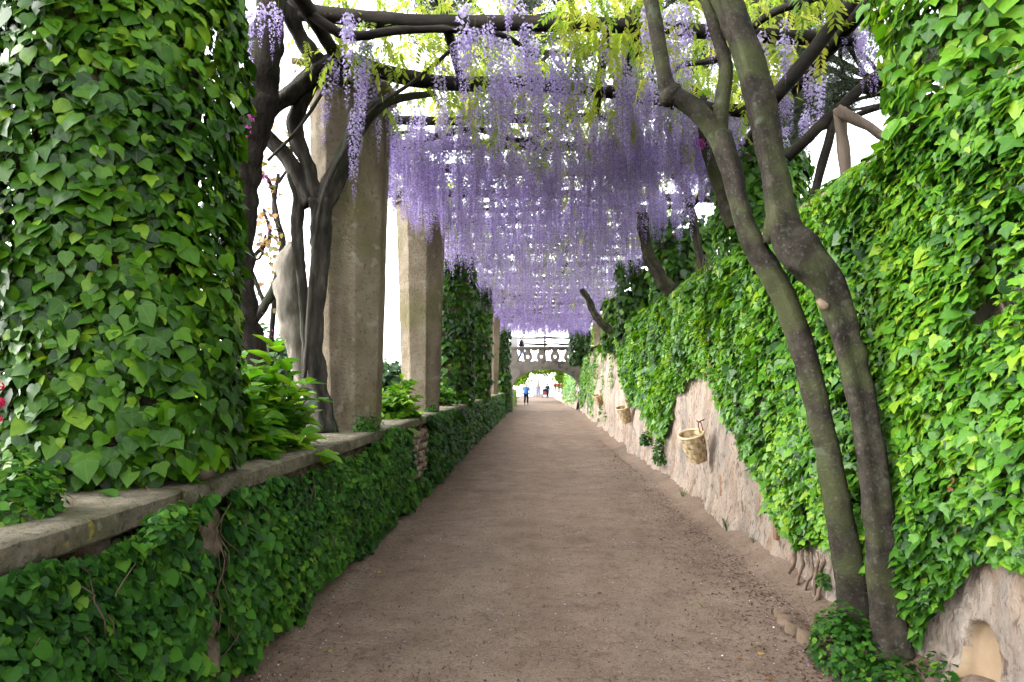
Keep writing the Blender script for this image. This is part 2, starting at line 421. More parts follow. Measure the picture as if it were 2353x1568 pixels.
M['wood_grey'] = rough_mat('weathered_wood', [(0.3, (0.12, 0.09, 0.065)), (0.55, (0.22, 0.17, 0.13)), (0.75, (0.32, 0.26, 0.21))], scale=8, detail=8, bump=0.6, bscale=25, bdist=0.015, rough=0.9, stretch=(1, 1, 0.15))
M['twig'] = rough_mat('ivy_stem', [(0.3, (0.06, 0.04, 0.028)), (0.7, (0.2, 0.14, 0.10))], scale=14, bump=0.5)
M['root'] = rough_mat('root_bark', [(0.3, (0.12, 0.08, 0.055)), (0.7, (0.32, 0.23, 0.165))], scale=10, bump=0.6)
M['basket'] = rough_mat('basket_strip', [(0.3, (0.44, 0.31, 0.16)), (0.7, (0.63, 0.49, 0.30))], scale=16, bump=0.3, bscale=80, bdist=0.004, rough=0.6, attr='rnd')
M['terracotta'] = rough_mat('terracotta', [(0.3, (0.22, 0.12, 0.07)), (0.7, (0.36, 0.22, 0.14))], scale=10, bump=0.4)
M['edging'] = rough_mat('edging_tile', [(0.3, (0.17, 0.115, 0.075)), (0.7, (0.30, 0.22, 0.155))], scale=9, bump=0.5)
M['iron'] = rough_mat('rusty_iron', [(0.3, (0.12, 0.04, 0.02)), (0.7, (0.25, 0.1, 0.05))], scale=30, bump=0.3)
M['soil'] = rough_mat('garden_soil', [(0.3, (0.04, 0.03, 0.02)), (0.6, (0.11, 0.085, 0.055)), (0.8, (0.06, 0.09, 0.03))], scale=5, bump=0.8, bscale=30)
M['lawn'] = rough_mat('far_ground', [(0.3, (0.05, 0.08, 0.03)), (0.7, (0.12, 0.15, 0.06))], scale=0.4, bump=0.3, bscale=3)
M['marble'] = rough_mat('pale_stone', [(0.3, (0.45, 0.43, 0.40)), (0.7, (0.6, 0.58, 0.55))], scale=3, bump=0.2)

def flat_mat(name, c, rough=0.8):
    return rough_mat(name, [(0.3, tuple(v * 0.85 for v in c)), (0.7, tuple(min(1, v * 1.12) for v in c))], scale=12, bump=0.2, bscale=30, bdist=0.01, rough=rough)

# ------------------------------------------------------------------ leaf tools
from mathutils import Matrix

def put(name, me, parent, pos, rot, sc):
    "a shared-mesh piece as a child, given in world space"
    o = bpy.data.objects.new(name, me)
    COL.objects.link(o)
    o.parent = parent
    o.matrix_parent_inverse = parent_inv(parent)
    m = Matrix.Identity(4)
    for i in range(3):
        for j in range(3): m[i][j] = float(rot[i, j] * sc)
        m[i][3] = float(pos[i])
    o.matrix_basis = m
    return o

def half_leaf(outline, cz=-0.4, fold=0.12, curl=0.18, side_curl=0.22):
    """outline: right-hand half (x, y) from the stalk (0,0) to the tip (0,-1); returns V, F (triangles) of the folded blade, normal +z"""
    o = list(outline)
    right = [(x, y) for x, y in o]
    pts = [(0, 0)] + [(x, y) for x, y in right] + [(0, -1)] + [(-x, y) for x, y in reversed(right)] + [(0, cz)]
    V = []
    for x, y in pts:
        z = fold * abs(x) - side_curl * x * x * 1.6 - curl * (y + 0.35) ** 2
        V.append((x, y, z))
    n = len(pts) - 1
    F = [(n, (i + 1) % n, i) for i in range(n)]
    return np.array(V), np.array(F)

IVY_A = half_leaf([(0.16, 0.09), (0.36, 0.03), (0.5, -0.2), (0.44, -0.46), (0.24, -0.72)])               # heart
IVY_B = half_leaf([(0.2, 0.1), (0.42, 0.0), (0.56, -0.3), (0.3, -0.46), (0.2, -0.68)])                  # three lobes
IVY_C = half_leaf([(0.24, 0.12), (0.46, 0.06), (0.36, -0.16), (0.6, -0.36), (0.27, -0.5), (0.16, -0.74)])
IVY_LO = half_leaf([(0.34, 0.05), (0.5, -0.3), (0.25, -0.7)])
IVY_XL = half_leaf([(0.46, -0.02), (0.42, -0.52)])
CREEP = half_leaf([(0.18, 0.1), (0.4, 0.02), (0.47, -0.28), (0.38, -0.58), (0.18, -0.82)], curl=0.25)
HYDR = half_leaf([(0.17, -0.1), (0.3, -0.3), (0.33, -0.5), (0.24, -0.74), (0.1, -0.9)], fold=0.3, curl=0.3, side_curl=0.1)
LONG = half_leaf([(0.14, -0.2), (0.17, -0.5), (0.1, -0.8)], fold=0.3, curl=0.2)

def unit(v): return v / (np.linalg.norm(v, axis=-1, keepdims=True) + 1e-9)

def leaf_frames(nrm, tilt=(0.1, 0.9), roll=0.7, jitter=0.35, r=None):
    """frames for leaves on a surface with outward normals nrm: blades hang, face out and up"""
    r = r or rng
    n = len(nrm)
    up = np.tile([0, 0, 1.0], (n, 1))
    t = r.uniform(*tilt, n)[:, None]
    nn = unit(nrm * np.cos(t) + up * np.sin(t) + r.normal(0, jitter, (n, 3)))
    down = -up + nrm * r.uniform(-0.1, 0.35, n)[:, None]
    side = unit(np.cross(nrm, up) + 1e-6)
    down = down + side * r.normal(0, roll, n)[:, None]
    y = -unit(down - nn * (down * nn).sum(1, keepdims=True))
    x = np.cross(y, nn)
    return np.stack([x, y, nn], 2)

def scatter(templates, pos, rot, sc, rnd, which=None):
    "join many small copies into V, F, rnd"
    n = len(pos)
    which = rng.integers(0, len(templates), n) if which is None else which
    Vs, Fs, Rs, Ls, off = [], [], [], [], 0
    for k, (tv, tf) in enumerate(templates):
        idx = np.where(which == k)[0]
        if not len(idx): continue
        z = np.ones((len(idx), 1, 3)); z[:, 0, 2] = rng.uniform(0.3, 2.2, len(idx)); z[:, 0, 0] = rng.uniform(0.85, 1.15, len(idx))
        v = np.einsum('nij,nkj->nki', rot[idx], tv[None] * z) * sc[idx][:, None, None] + pos[idx][:, None]
        f = tf[None] + (np.arange(len(idx)) * len(tv))[:, None, None] + off
        Vs.append(v.reshape(-1, 3)); Fs.append(f.reshape(-1, tf.shape[1])); Rs.append(np.repeat(rnd[idx], len(tv))); Ls.append(np.tile(tv[:, :2], (len(idx), 1)))
        off += len(idx) * len(tv)
    Ls = np.concatenate(Ls)
    return np.concatenate(Vs), np.concatenate(Fs), {'rnd': np.concatenate(Rs), 'lx': Ls[:, 0], 'ly': Ls[:, 1]}

def leaf_variants(name, templates, mat, n=14):
    out = []
    for i in range(n):
        tv, tf = templates[i % len(templates)]
        v = tv * np.array([rng.uniform(0.85, 1.15), 1, rng.uniform(0.3, 2.2)])
        out.append(mesh_data(name, v, tf, {'rnd': np.full(len(v), (i + 0.5) / n), 'lx': tv[:, 0], 'ly': tv[:, 1]}, True, [mat]))
    return out

def apparent(pos, nrm, sc):
    d = pos - np.array([0, 0, CAM_H])
    D = np.linalg.norm(d, axis=1)
    x = pos[:, 0] * F_PX / np.maximum(pos[:, 1], 0.1) + VX; y = VY - (pos[:, 2] - CAM_H) * F_PX / np.maximum(pos[:, 1], 0.1)
    inside = (x > 5) & (x < 2348) & (y > 5) & (y < 1563) & (pos[:, 1] > 0.5)
    return np.where(inside, sc / D * np.abs((unit(d) * nrm).sum(1)).clip(0.35), 0)

def leafy(parent, templates, mat, pos, rot, sc, rnd, singles=0, part='foliage', leaf='leaf', front=None):
    """singles largest-looking leaves become objects of their own, the rest one part"""
    a = apparent(pos, rot[:, :, 2], sc)
    if front is not None: a = a * front            # 0 for leaves buried under others
    order = np.argsort(-a)
    one = np.array([i for i in order[:singles] if a[i] > 0], dtype=int)
    if len(one):
        var = leaf_variants(leaf, templates, mat)
        for i in one: put(leaf, var[int(np.clip(rnd[i], 0, 0.999) * len(var))], parent, pos[i], rot[i], sc[i])
    rest = np.ones(len(pos), bool); rest[one] = False
    if rest.any():
        if front is None: V, F, Rn = scatter(templates, pos[rest], rot[rest], sc[rest], rnd[rest])
        else:
            wh = np.where(front[rest] > 0, rng.integers(0, len(templates), rest.sum()), len(templates))
            V, F, Rn = scatter(list(templates) + [IVY_XL], pos[rest], rot[rest], sc[rest], rnd[rest], wh)
        return mk(part, V, F, mat, parent, Rn, True, 'stuff')

# ------------------------------------------------------------------ setting: ground, path, terraces, sea
def structure(o): o['kind'] = 'structure'; return o

XL, XR = -1.86, 2.32                        # feet of the low wall and of the tall wall
def wall_x(z, y=0.0): return XR + 0.05 * z + 0.0125 * np.clip(np.asarray(y, float) - 15, 0, 28)

def path_pts(x, y):
    p = np.stack([x, y, np.zeros_like(x)], 1)
    near = np.clip((14 - y) / 10, 0.15, 1)
    z = 0.018 * fbm(p, 0.9, 3, 3) + 0.006 * near * fbm(p, 7, 5, 3) + 0.0035 * near * fbm(p, 30, 9, 2)
    bank = np.clip((x - 1.75 - 0.0125 * np.clip(y - 15, 0, 28)) / 0.65, 0, 1)
    z += 0.17 * bank ** 2.2 * (1 + 0.4 * noise(p, 1.3, 4)) + 0.05 * np.clip((-1.55 - x) / 0.4, 0, 1) ** 2
    return np.stack([x, y, z], 1)
ys = np.concatenate([np.arange(2.6, 7.5, 0.022), np.arange(7.5, 14, 0.06), np.arange(14, 46, 0.3), np.arange(46, 94, 1.0)])
xs = np.concatenate([np.linspace(-2.1, 2.5, 150), [2.7, 2.95]])
V, F = grid(xs, ys, path_pts)
structure(mk('path', V, F[:, ::-1], M['path']))
V, F = grid(np.linspace(-2.1, 2.5, 12), np.linspace(-8, 2.62, 30), lambda x, y: path_pts(x, y) - [0, 0, 0.004])
structure(mk('path', V, F[:, ::-1], M['path']))

V, F = grid(np.linspace(-16, 12, 20), np.linspace(-10, 96, 60), lambda x, y: np.stack([x, y, -0.12 + 0 * x], 1))
structure(mk('ground', V, F[:, ::-1], M['soil']))
def terr_l(x, y):
    p = np.stack([x, y, 0 * x], 1)
    return np.stack([x, y, 1.13 + 0.04 * fbm(p, 1.2, 8, 3) - 0.03 * np.clip(-x - 6, 0, 99)], 1)
V, F = grid(np.linspace(-15, -2.12, 50), np.linspace(-6, 57, 140), terr_l)
structure(mk('garden_terrace', V, F[:, ::-1], M['soil']))
def terr_r(x, y):
    p = np.stack([x, y, 0 * x], 1)
    return np.stack([x, y, 3.36 + 0.05 * fbm(p, 1.2, 18, 3) + 0.02 * (x - 2.5)], 1)
V, F = grid(np.linspace(2.52, 40, 40), np.linspace(-6, 90, 100), terr_r)
structure(mk('upper_terrace', V, F[:, ::-1], M['lawn']))
m, nt, N, L, out = new_mat('sea_water')
pb = N.new('ShaderNodeBsdfPrincipled'); pb.inputs['Base Color'].default_value = (0.06, 0.12, 0.16, 1); pb.inputs['Roughness'].default_value = 0.25
nb = N.new('ShaderNodeTexNoise'); nb.inputs['Scale'].default_value = 0.05; bp = N.new('ShaderNodeBump'); bp.inputs['Strength'].default_value = 0.1
L.new(nb.outputs[0], bp.inputs['Height']); L.new(bp.outputs[0], pb.inputs['Normal']); L.new(pb.outputs[0], out.inputs[0])
s = 15000
structure(mk('sea', [(-s, -s, -120), (s, -s, -120), (s, s, -120), (-s, s, -120)], [(0, 1, 2, 3)], m))

# ------------------------------------------------------------------ low parapet wall on the left
COP_Z = 1.27
def parapet(y0, y1, label, stones=False):
    w = empty('parapet_wall', (-2.1, (y0 + y1) / 2, 0), label, 'wall')
    ys = np.concatenate([np.arange(y0, min(y1, 6), 0.03), np.arange(max(y0, 6), min(y1, 12), 0.06), np.arange(max(y0, 12), y1, 0.3), [y1]])
    ys = np.unique(ys[(ys >= y0) & (ys <= y1)])
    def face(y, z):
        p = np.stack([0 * y, y, z], 1)
        d = 0.045 * fbm(p, 3, 21, 2) + 0.03 * np.abs(fbm(p, 9, 25, 3)) + 0.01 * fbm(p, 40, 29, 2)
        d = d + 0.13 * np.exp(-((y - 3.80 - 0.12 * (z - 0.6)) / 0.10) ** 2) * (0.8 + 0.5 * noise(p, 8, 27))       # a rough vertical rib of old mortar
        return np.stack([XL + 0.035 * (z - 0.5) * 0 + d - 0.02, y, z], 1)
    V, F = grid(ys, np.concatenate([np.linspace(-0.1, COP_Z - 0.12, 44)]), face)
    mk('wall_face', V, F, M['rubble'], w)
    V, F = boxv(-2.5, XL - 0.06, y0, y1, -0.1, COP_Z - 0.125)
    mk('wall_core', V, F, M['rubble'], w, smooth=False)
    # coping slabs
    cuts = [y0]; 
    for c in (3.58, 5.9, 8.7, 11.6, 14.3): 
        if y0 < c < y1: cuts.append(c)
    while y1 - cuts[-1] > 3.4: cuts.append(cuts[-1] + rng.uniform(2.3, 3.0))
    cuts.append(y1)
    for a, b in zip(cuts[:-1], cuts[1:]):
        n = max(6, int((b - a) / (0.05 if a < 9 else 0.3)))
        prof = [(-2.52, 0.0), (-2.52, 0.11), (-2.3, 0.114), (-2.1, 0.116), (-1.95, 0.115), (-1.85, 0.114), (-1.792, 0.111), (-1.774, 0.098), (-1.77, 0.06), (-1.772, 0.012), (-1.785, 0.0)]
        tt = np.linspace(a + 0.008, b - 0.008, n)
        Vc = np.array([(x, t, COP_Z - 0.117 + z) for t in tt for x, z in prof])
        k = len(prof)
        drop = 0.03 * noise(np.array([[0, a * 3.3, 1]]), 1, 55)[0]
        nse = fbm(Vc, 2.0, 31, 2) * 0.006 + fbm(Vc, 18, 37, 3) * 0.003
        Vc[:, 2] += np.where(Vc[:, 2] > COP_Z - 0.1, nse, nse * 0.5) + drop * 0.3
        Vc[:, 0] += np.where(Vc[:, 0] > -1.9, fbm(Vc, 2.5, 41, 3) * 0.007 + fbm(Vc, 22, 43, 3) * 0.005, 0)
        if abs(b - 3.58) < 0.01 or abs(a - 3.58) < 0.01:     # broken corner at the crack
            e = np.exp(-((Vc[:, 1] - 3.58) / 0.09) ** 2) * (Vc[:, 0] > -1.95)
            Vc[:, 0] -= 0.05 * e * (1 + 0.9 * noise(Vc, 14, 3))
        Fc = []
        for i in range(n - 1):
            for j in range(k):
                j2 = (j + 1) % k
                Fc.append((i * k + j, i * k + j2, (i + 1) * k + j2, (i + 1) * k + j))
        Fc += [tuple(range(k - 1, -1, -1)), tuple(range((n - 1) * k, n * k))]
        mk('coping_slab', Vc, Fc, M['coping'], w).data.set_sharp_from_angle(angle=R(38))
    return w

def stone_mesh(seed, flat=0.7, rv=0.5):
    bm = bmesh.new(); bmesh.ops.create_icosphere(bm, subdivisions=2, radius=1.0)
    V = np.array([v.co[:] for v in bm.verts]); F = [tuple(v.index for v in f.verts) for f in bm.faces]; bm.free()
    V = np.sign(V) * np.abs(V) ** 0.75
    V = V * (1 + 0.22 * fbm(V + seed * 5.3, 1.3, seed, 3))[:, None] * [flat, 1, 0.8]
    return mesh_data('stone', V, F, {'rnd': np.full(len(V), rv)}, True, [M['stone']])

wall_low = parapet(0.6, 43.0, 'long low rubble parapet wall with weathered coping under the pillars')
parapet(44.7, 57.0, 'far stretch of low parapet wall seen through the arch')
STONES = [stone_mesh(i, rv=i / 7) for i in range(8)]
for zi, z in enumerate(np.arange(0.40, 1.13, 0.105)):
    y = 9.35 + 0.1 * (zi % 2)
    while y < 11.3:
        wd = rng.uniform(0.1, 0.2)
        put('stone', STONES[rng.integers(8)], wall_low, (XL + 0.035 + rng.uniform(-0.01, 0.03), y + wd / 2, z + rng.uniform(-0.02, 0.02)),
            np.diag([1.0, wd / 0.13, 0.95]), 0.066)
        y += wd
for x, y, D, s in ((578, 1405, 4.45, 0.085), (548, 1452, 4.3, 0.05), (330, 1440, 3.25, 0.05), (470, 1078, 3.72, 0.07)):
    p = P(x, y, D)
    put('stone', STONES[rng.integers(8)], wall_low, p, np.eye(3), s)

# ------------------------------------------------------------------ tall retaining wall on the right
def ivy_low(y):
    "lower edge of the ivy along the tall wall"
    K = [(0, 1.0), (3.2, .98), (3.62, .84), (3.95, .62), (4.25, .28), (4.7, .4), (5.36, .52), (5.97, .42), (6.6, .40), (6.9, .66), (7.1, .84), (7.9, 1.11), (9.06, 1.52), (9.8, 1.95), (10.4, 1.98),
         (10.95, 1.85), (11.8, 1.62), (12.3, 1.02), (13.2, .75), (14.4, .95), (16.3, 1.29), (17.5, 1.2), (18.8, 1.8), (20, 1.9), (21.2, 2.7), (22, 3.3), (25, 3.3), (27, 2.6), (28.5, 3.3), (35, 3.3), (36.5, 1.7), (37.5, .8), (40, .45), (42, .5), (60, .6)]
    K = np.array(K)
    y = np.asarray(y, float)
    return np.interp(y, K[:, 0], K[:, 1]) + 0.10 * noise(np.stack([y, 0 * y, 0 * y], 1), 3, 61)

NICHE = (3.55, 3.88, 0.53)
def wall_pts(y, z):
    p = np.stack([0 * y, y, z], 1)
    st = p * [1, 1, 0.45]
    d = 0.05 * fbm(p, 1.1, 71, 3) + 0.022 * np.abs(fbm(st, 6, 75, 3)) + 0.008 * fbm(p, 26, 79, 2)
    d = d - 0.05 * np.clip(fbm(st, 3.3, 83, 3) - 0.45, 0, 1)                        # plaster fallen away
    # niche with a round head
    yc, hw = (NICHE[0] + NICHE[1]) / 2, (NICHE[1] - NICHE[0]) / 2
    dz = np.clip(z - (NICHE[2] - hw * 1.3), 0, None) / 1.3
    rr = np.sqrt((y - yc) ** 2 + dz ** 2)
    nic = np.clip((hw - rr) / 0.014, 0, 1)
    d = d * (1 - 0.85 * nic) + 0.15 * nic * np.sqrt(np.clip(1 - (rr / hw) ** 2 * 0.7, 0, 1))
    foot = np.clip((0.35 - z) / 0.45, 0, 1) ** 1.7
    return np.stack([wall_x(z, y) + d - 0.10 * foot * (1 - nic), y, z], 1)
ys = np.unique(np.concatenate([np.arange(0.5, 3.45, 0.06), np.arange(3.45, 4.0, 0.011), np.arange(4.0, 5.4, 0.04), np.arange(5.4, 13, 0.028), np.arange(13, 20, 0.06), np.arange(20, 43.2, 0.14)]))
zs = np.unique(np.concatenate([np.arange(-0.1, 0.7, 0.014), np.arange(0.7, 2.05, 0.03), np.arange(2.05, 3.45, 0.1)]))
tall = empty('retaining_wall', (2.6, 20, 0), 'tall plastered retaining wall along the path, half hidden by ivy', 'wall')
V, F = grid(ys, zs, wall_pts)
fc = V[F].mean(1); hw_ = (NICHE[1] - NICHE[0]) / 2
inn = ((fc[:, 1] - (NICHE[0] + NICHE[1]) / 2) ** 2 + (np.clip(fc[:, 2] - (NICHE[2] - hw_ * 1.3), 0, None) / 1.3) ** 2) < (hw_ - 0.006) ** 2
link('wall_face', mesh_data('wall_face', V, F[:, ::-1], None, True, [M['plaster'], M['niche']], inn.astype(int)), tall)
V, F = boxv(3.0, 3.4, 0.5, 43.2, -0.1, 3.34); mk('wall_core', V, F, M['rubble'], tall, smooth=False)
# backing of the niche, terracotta weep slots
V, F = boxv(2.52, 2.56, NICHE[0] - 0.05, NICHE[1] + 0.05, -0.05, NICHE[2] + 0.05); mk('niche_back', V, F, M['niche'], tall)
for (x, y0, y1) in ((1650, 1092, 1140), (1773, 1170, 1240)):
    D = 3660 / (x - VX); p0, p1 = P(x, y0, D), P(x, y1, D)
    xx = wall_x(p0[2]) - 0.035
    V, F = bevel_box(xx, xx + 0.09, D - 0.05, D + 0.05, p1[2], p0[2], 0.012)
    mk('weep_slot', V, F, M['terracotta'], tall)
ys2 = np.arange(44.6, 92, 0.5)
V, F = grid(ys2, np.linspace(-0.1, 3.4, 16), lambda y, z: np.stack([wall_x(z) + 0.25 - 0.012 * (y - 44) + 0.08 * fbm(np.stack([0 * y, y, z], 1), 0.8, 91, 3), y, z - np.clip(y - 62, 0, 1) * np.clip(z - 0.75, 0, 9)], 1))
far_wall = mk('retaining_wall', V, F[:, ::-1], M['plaster'])
tag(far_wall, 'far pale retaining wall beyond the arched bridge', 'wall')

# ------------------------------------------------------------------ pillars
def octagon_pillar(name, X, D, z0, z1, label, r0=0.325, r1=0.435, group=None):
    t = empty(name, (X, D, z0), label, 'pillar', group)
    n, k = max(10, int((z1 - z0) / 0.12)), 8
    a = np.arange(k) * np.pi / 4 + np.pi / 8
    V, F = [], []
    # densified octagon with chamfered arrises
    ang = []
    for i in range(k):
        for f in (0.03, 0.5, 0.97): ang.append((i, f))
    kk = len(ang)
    for zi in np.linspace(z0, z1, n):
        r = r0 + (r1 - r0) * (zi - z0) / (z1 - z0)
        r = r / math.cos(np.pi / 8)
        for i, f in ang:
            p0 = np.array([math.cos(a[i]), math.sin(a[i])]); p1 = np.array([math.cos(a[(i + 1) % k]), math.sin(a[(i + 1) % k])])
            q = (p0 * (1 - f) + p1 * f) * r
            V.append((X + q[0], D + q[1], zi))
    V = np.array(V)
    c = np.array([X, D, 0]); out_ = unit((V - c) * [1, 1, 0])
    V = V + out_ * (0.006 * fbm(V, 6, 101, 3) + 0.003 * fbm(V, 25, 103, 2))[:, None]
    for i in range(n - 1):
        for j in range(kk):
            j2 = (j + 1) % kk
            F.append((i * kk + j, i * kk + j2, (i + 1) * kk + j2, (i + 1) * kk + j))
    F.append(tuple(range(kk - 1, -1, -1))); F.append(tuple(range((n - 1) * kk, n * kk)))
    mk('shaft', V, F, M['pillar'], t, smooth=False)
    prof = [(r1 * 1.0, 0.0), (r1 * 1.16, 0.02), (r1 * 1.18, 0.10), (r1 * 1.12, 0.13), (r1 * 1.0, 0.17)]
    V, F = [], []
    for r, z in prof:
        for i in range(8): V.append((X + math.cos(a[i]) * r / math.cos(np.pi / 8), D + math.sin(a[i]) * r / math.cos(np.pi / 8), z1 + z))
    for i in range(len(prof) - 1):
        for j in range(8):
            F.append((i * 8 + j, i * 8 + (j + 1) % 8, (i + 1) * 8 + (j + 1) % 8, (i + 1) * 8 + j))
    F.append(tuple(range(7, -1, -1))); F.append(tuple(range(len(V) - 8, len(V))))
    mk('capital', V, F, M['pillar_cap'], t, smooth=False)
    return t

PX = -2.18
for D, lab, g in ((3.95, 'stone pillar wholly wrapped in dark ivy beside the parapet', None), (8.15, 'bare octagonal stone pillar beside the twisted wisteria trunk', None),
               (13.1, 'second bare stone pillar, behind the small hydrangea', None), (18.1, 'pillar under the dense ivy beyond the second bare pillar', None),
               (23.0, 'pillar under the farther ivy mass on the parapet', None), (28.0, 'distant bare pillar partly behind the ivy on the parapet', None),
               (33.0, 'small bare pillar showing beside far ivy near the bridge', None), (38.4, 'ivy hung pillar right before the arched bridge', None)):
    octagon_pillar('stone_pillar', PX if D > 5 else -2.36, D, COP_Z - 0.01, 5.1, lab)
for D, lab in ((4.35, 'pillar on the tall wall wrapped in bright ivy'), (9.1, 'ivy wrapped pillar on the tall wall behind the leaning trunks'),
               (13.8, 'third pillar on the tall wall, under ivy'), (18.5, 'fourth pillar on the tall wall, under dark ivy'), (27.5, 'bare far pillar standing on the tall wall'), (35.0, 'bare farthest pillar on the tall wall by the bridge')):
    octagon_pillar('wall_pillar', 2.98 + (0.25 if D > 25 else 0), D, 3.32 if D < 25 else 2.6, 4.55 if 5 < D < 25 else 5.1, lab)

# ------------------------------------------------------------------ arched footbridge
BD, BW = 43.0, 1.5
br = empty('footbridge', (0.4, BD, 0), 'arched stone footbridge with vase shaped balusters spanning the path', 'bridge')
outl = []
ac, aw, az, ar = 0.56, 2.11, 1.36, 1.31
outl += [(-2.35, -0.1), (-1.55, -0.1), (-1.56, 0.8)]
for t in np.linspace(np.pi, 0, 33): outl.append((ac + aw * math.cos(t), az + ar * math.sin(t)))
outl += [(2.72, 0.7), (2.76, -0.1), (3.2, -0.1), (3.0, 1.4), (2.75, 2.3), (2.66, 3.12), (-2.35, 3.12)]
up_pts = [(ac + aw * math.cos(t), az + ar * math.sin(t)) for t in np.linspace(np.pi, 0, 41)]
inner = [(-1.55, -0.1), (-1.56, 0.8)] + up_pts + [(2.72, 0.7), (2.76, -0.1)]
outer = [(-2.35, -0.1), (-2.35, 1.6)] + [(-2.35 + 5.02 * k / 40, 3.12) for k in range(41)] + [(2.98, 1.3), (3.2, -0.1)]
n = len(inner); V, F = [], []
for yy in (BD, BD + BW): V += [(x, yy, z) for x, z in inner] + [(x, yy, z) for x, z in outer]
for i in range(n - 1):
    F += [(i, i + 1, n + i + 1, n + i), (2 * n + i + 1, 2 * n + i, 3 * n + i, 3 * n + i + 1), (i + 1, i, 2 * n + i, 2 * n + i + 1), (n + i, n + i + 1, 3 * n + i + 1, 3 * n + i)]
mk('arch_body', V, F, M['bridge'], br, smooth=False)
# raised rim round the arch opening
V, F = [], []
tt = np.linspace(np.pi, 0, 41)
for t in tt:
    for dr, dy in ((-0.015, -0.03), (0.08, -0.03), (0.08, 0.02), (-0.015, 0.02)):
        V.append((ac + (aw + dr) * math.cos(t), BD + dy, az + (ar + dr) * math.sin(t)))
for i in range(len(tt) - 1):
    for j in range(4): F.append((i * 4 + j, i * 4 + (j + 1) % 4, i * 4 + 4 + (j + 1) % 4, i * 4 + 4 + j))
mk('arch_rim', V, F, M['bridge'], br, smooth=False)

def baluster_mesh():
    H = 0.76
    prof = [(0.0, 0.17), (0.06, 0.2), (0.16, 0.27), (0.28, 0.295), (0.42, 0.275), (0.54, 0.215), (0.64, 0.165), (0.71, 0.16), (H, 0.2)]
    pr = spline([(z, w, 0) for z, w in prof], 18)
    outer = [(w, z) for z, w, _ in pr] + [(-w, z) for z, w, _ in pr[::-1]]
    n = len(outer)
    cz = 0.30
    hole = []
    for x, z in outer:
        t = math.atan2(z - cz, x)
        sx, sz = math.cos(t), math.sin(t)
        k = 0.075 / max(abs(sx), abs(sz) * 0.8)
        hx, hz = sx * k, cz + sz * k
        if abs(hx) < 0.03: hz -= math.copysign(0.03, hz - cz)          # notched top and bottom
        hole.append((hx, hz))
    V = []
    for y in (0.0, 0.11):
        V += [(x, y, z) for x, z in outer] + [(x, y, z) for x, z in hole]
    F = []
    for i in range(n):
        j = (i + 1) % n
        F += [(i, j, n + j, n + i), (2 * n + i, 3 * n + i, 3 * n + j, 2 * n + j), (i, 2 * n + i, 2 * n + j, j), (n + i, n + j, 3 * n + j, 3 * n + i)]
    return mesh_data('baluster', V, F, None, False, [M['bridge']])
bal = baluster_mesh()
for side, yy in ((0, BD + 0.06),):
    for i in range(6):
        x = -1.42 + i * 0.845
        if x > 2.9: continue
        put('baluster', bal, br, (x, yy, 3.11), np.eye(3), 1.0)
        xc = x + 0.4225
        if i < 5:
            V, F = extrude_outline([(xc - 0.19, 3.8), (xc - 0.12, 3.79), (xc - 0.06, 3.8), (xc, 3.74), (xc + 0.06, 3.8), (xc + 0.12, 3.79), (xc + 0.19, 3.8), (xc + 0.19, 3.87), (xc - 0.19, 3.87)][::-1], yy + 0.01, yy + 0.1)
            mk('cusp', V, F, M['bridge'], br, smooth=False)
            V, F = extrude_outline([(xc - 0.22, 3.11), (xc + 0.22, 3.11), (xc + 0.1, 3.13), (xc, 3.18), (xc - 0.1, 3.13)], yy + 0.01, yy + 0.1)
            mk('cusp', V, F, M['bridge'], br, smooth=False)
    V, F = bevel_box(-1.95, 2.72, yy - 0.05, yy + 0.17, 3.86, 3.94, 0.012); mk('rail', V, F, M['bridge'], br)
    V, F = bevel_box(-1.98, 2.75, yy - 0.09, yy + 0.21, 3.942, 4.04, 0.03); mk('rail', V, F, M['bridge'], br)
V, F = bevel_box(-2.2, -1.85, BD + 0.02, BD + 0.36, 3.121, 4.75, 0.02); mk('end_post', V, F, M['bridge'], br)
V, F = bevel_box(-1.7, -1.25, BD + BW - 0.75, BD + BW - 0.35, 3.121, 4.7, 0.02)
o = mk('stone_block', V, F, M['marble']); tag(o, 'pale square stone post behind the walker on the bridge', 'post')

# ------------------------------------------------------------------ pergola
pg = empty('pergola', (0.3, 20, 5.1), 'rustic pergola of dark crooked logs resting on the pillars', 'pergola')
def log(a, b, r, seed, sag=0.06, name='cross_beam', mat='beam', parent=pg, sides=9, taper=0.85):
    a, b = np.array(a, float), np.array(b, float)
    rs = np.random.default_rng(seed)
    n = 6
    pts = [a + (b - a) * t + np.array([0, rs.normal(0, sag * 0.7), rs.normal(0, sag * 0.6)]) * (0 < t < 1) for t in np.linspace(0, 1, n)]
    V, F = tube(pts, np.linspace(r, r * taper, n), sides=sides, step=0.12, rough=0.14, seed=seed, nscale=5)
    return mk(name, V, F, M[mat], parent)
log(P(690, 28, 7.0), P(1960, 92, 7.0), 0.082, 1, 0.05)
log(P(800, 150, 7.75) , P(1790, 262, 8.3), 0.085, 2, 0.06)
bd = 9.3; k = 3; BEAMS = []
while bd < 40.5:
    z = 5.3 + rng.uniform(-0.07, 0.07)
    log((-2.55 + rng.uniform(-0.2, 0.2), bd + rng.uniform(-0.15, 0.15), z), (3.15 + rng.uniform(-0.2, 0.2), bd + rng.uniform(-0.15, 0.15), z + rng.uniform(-0.08, 0.08)), rng.uniform(0.06, 0.085), k)
    BEAMS.append(bd); bd += rng.uniform(1.0, 1.45); k += 1
for X in (-2.15, 2.95):
    for i in range(8):
        y0 = 3.4 + i * 4.75
        log((X, y0 - 0.2, 5.2 + 0.0), (X + 0.05, y0 + 4.85, 5.22), 0.075, 60 + i + int(X * 10), 0.03, 'long_beam')
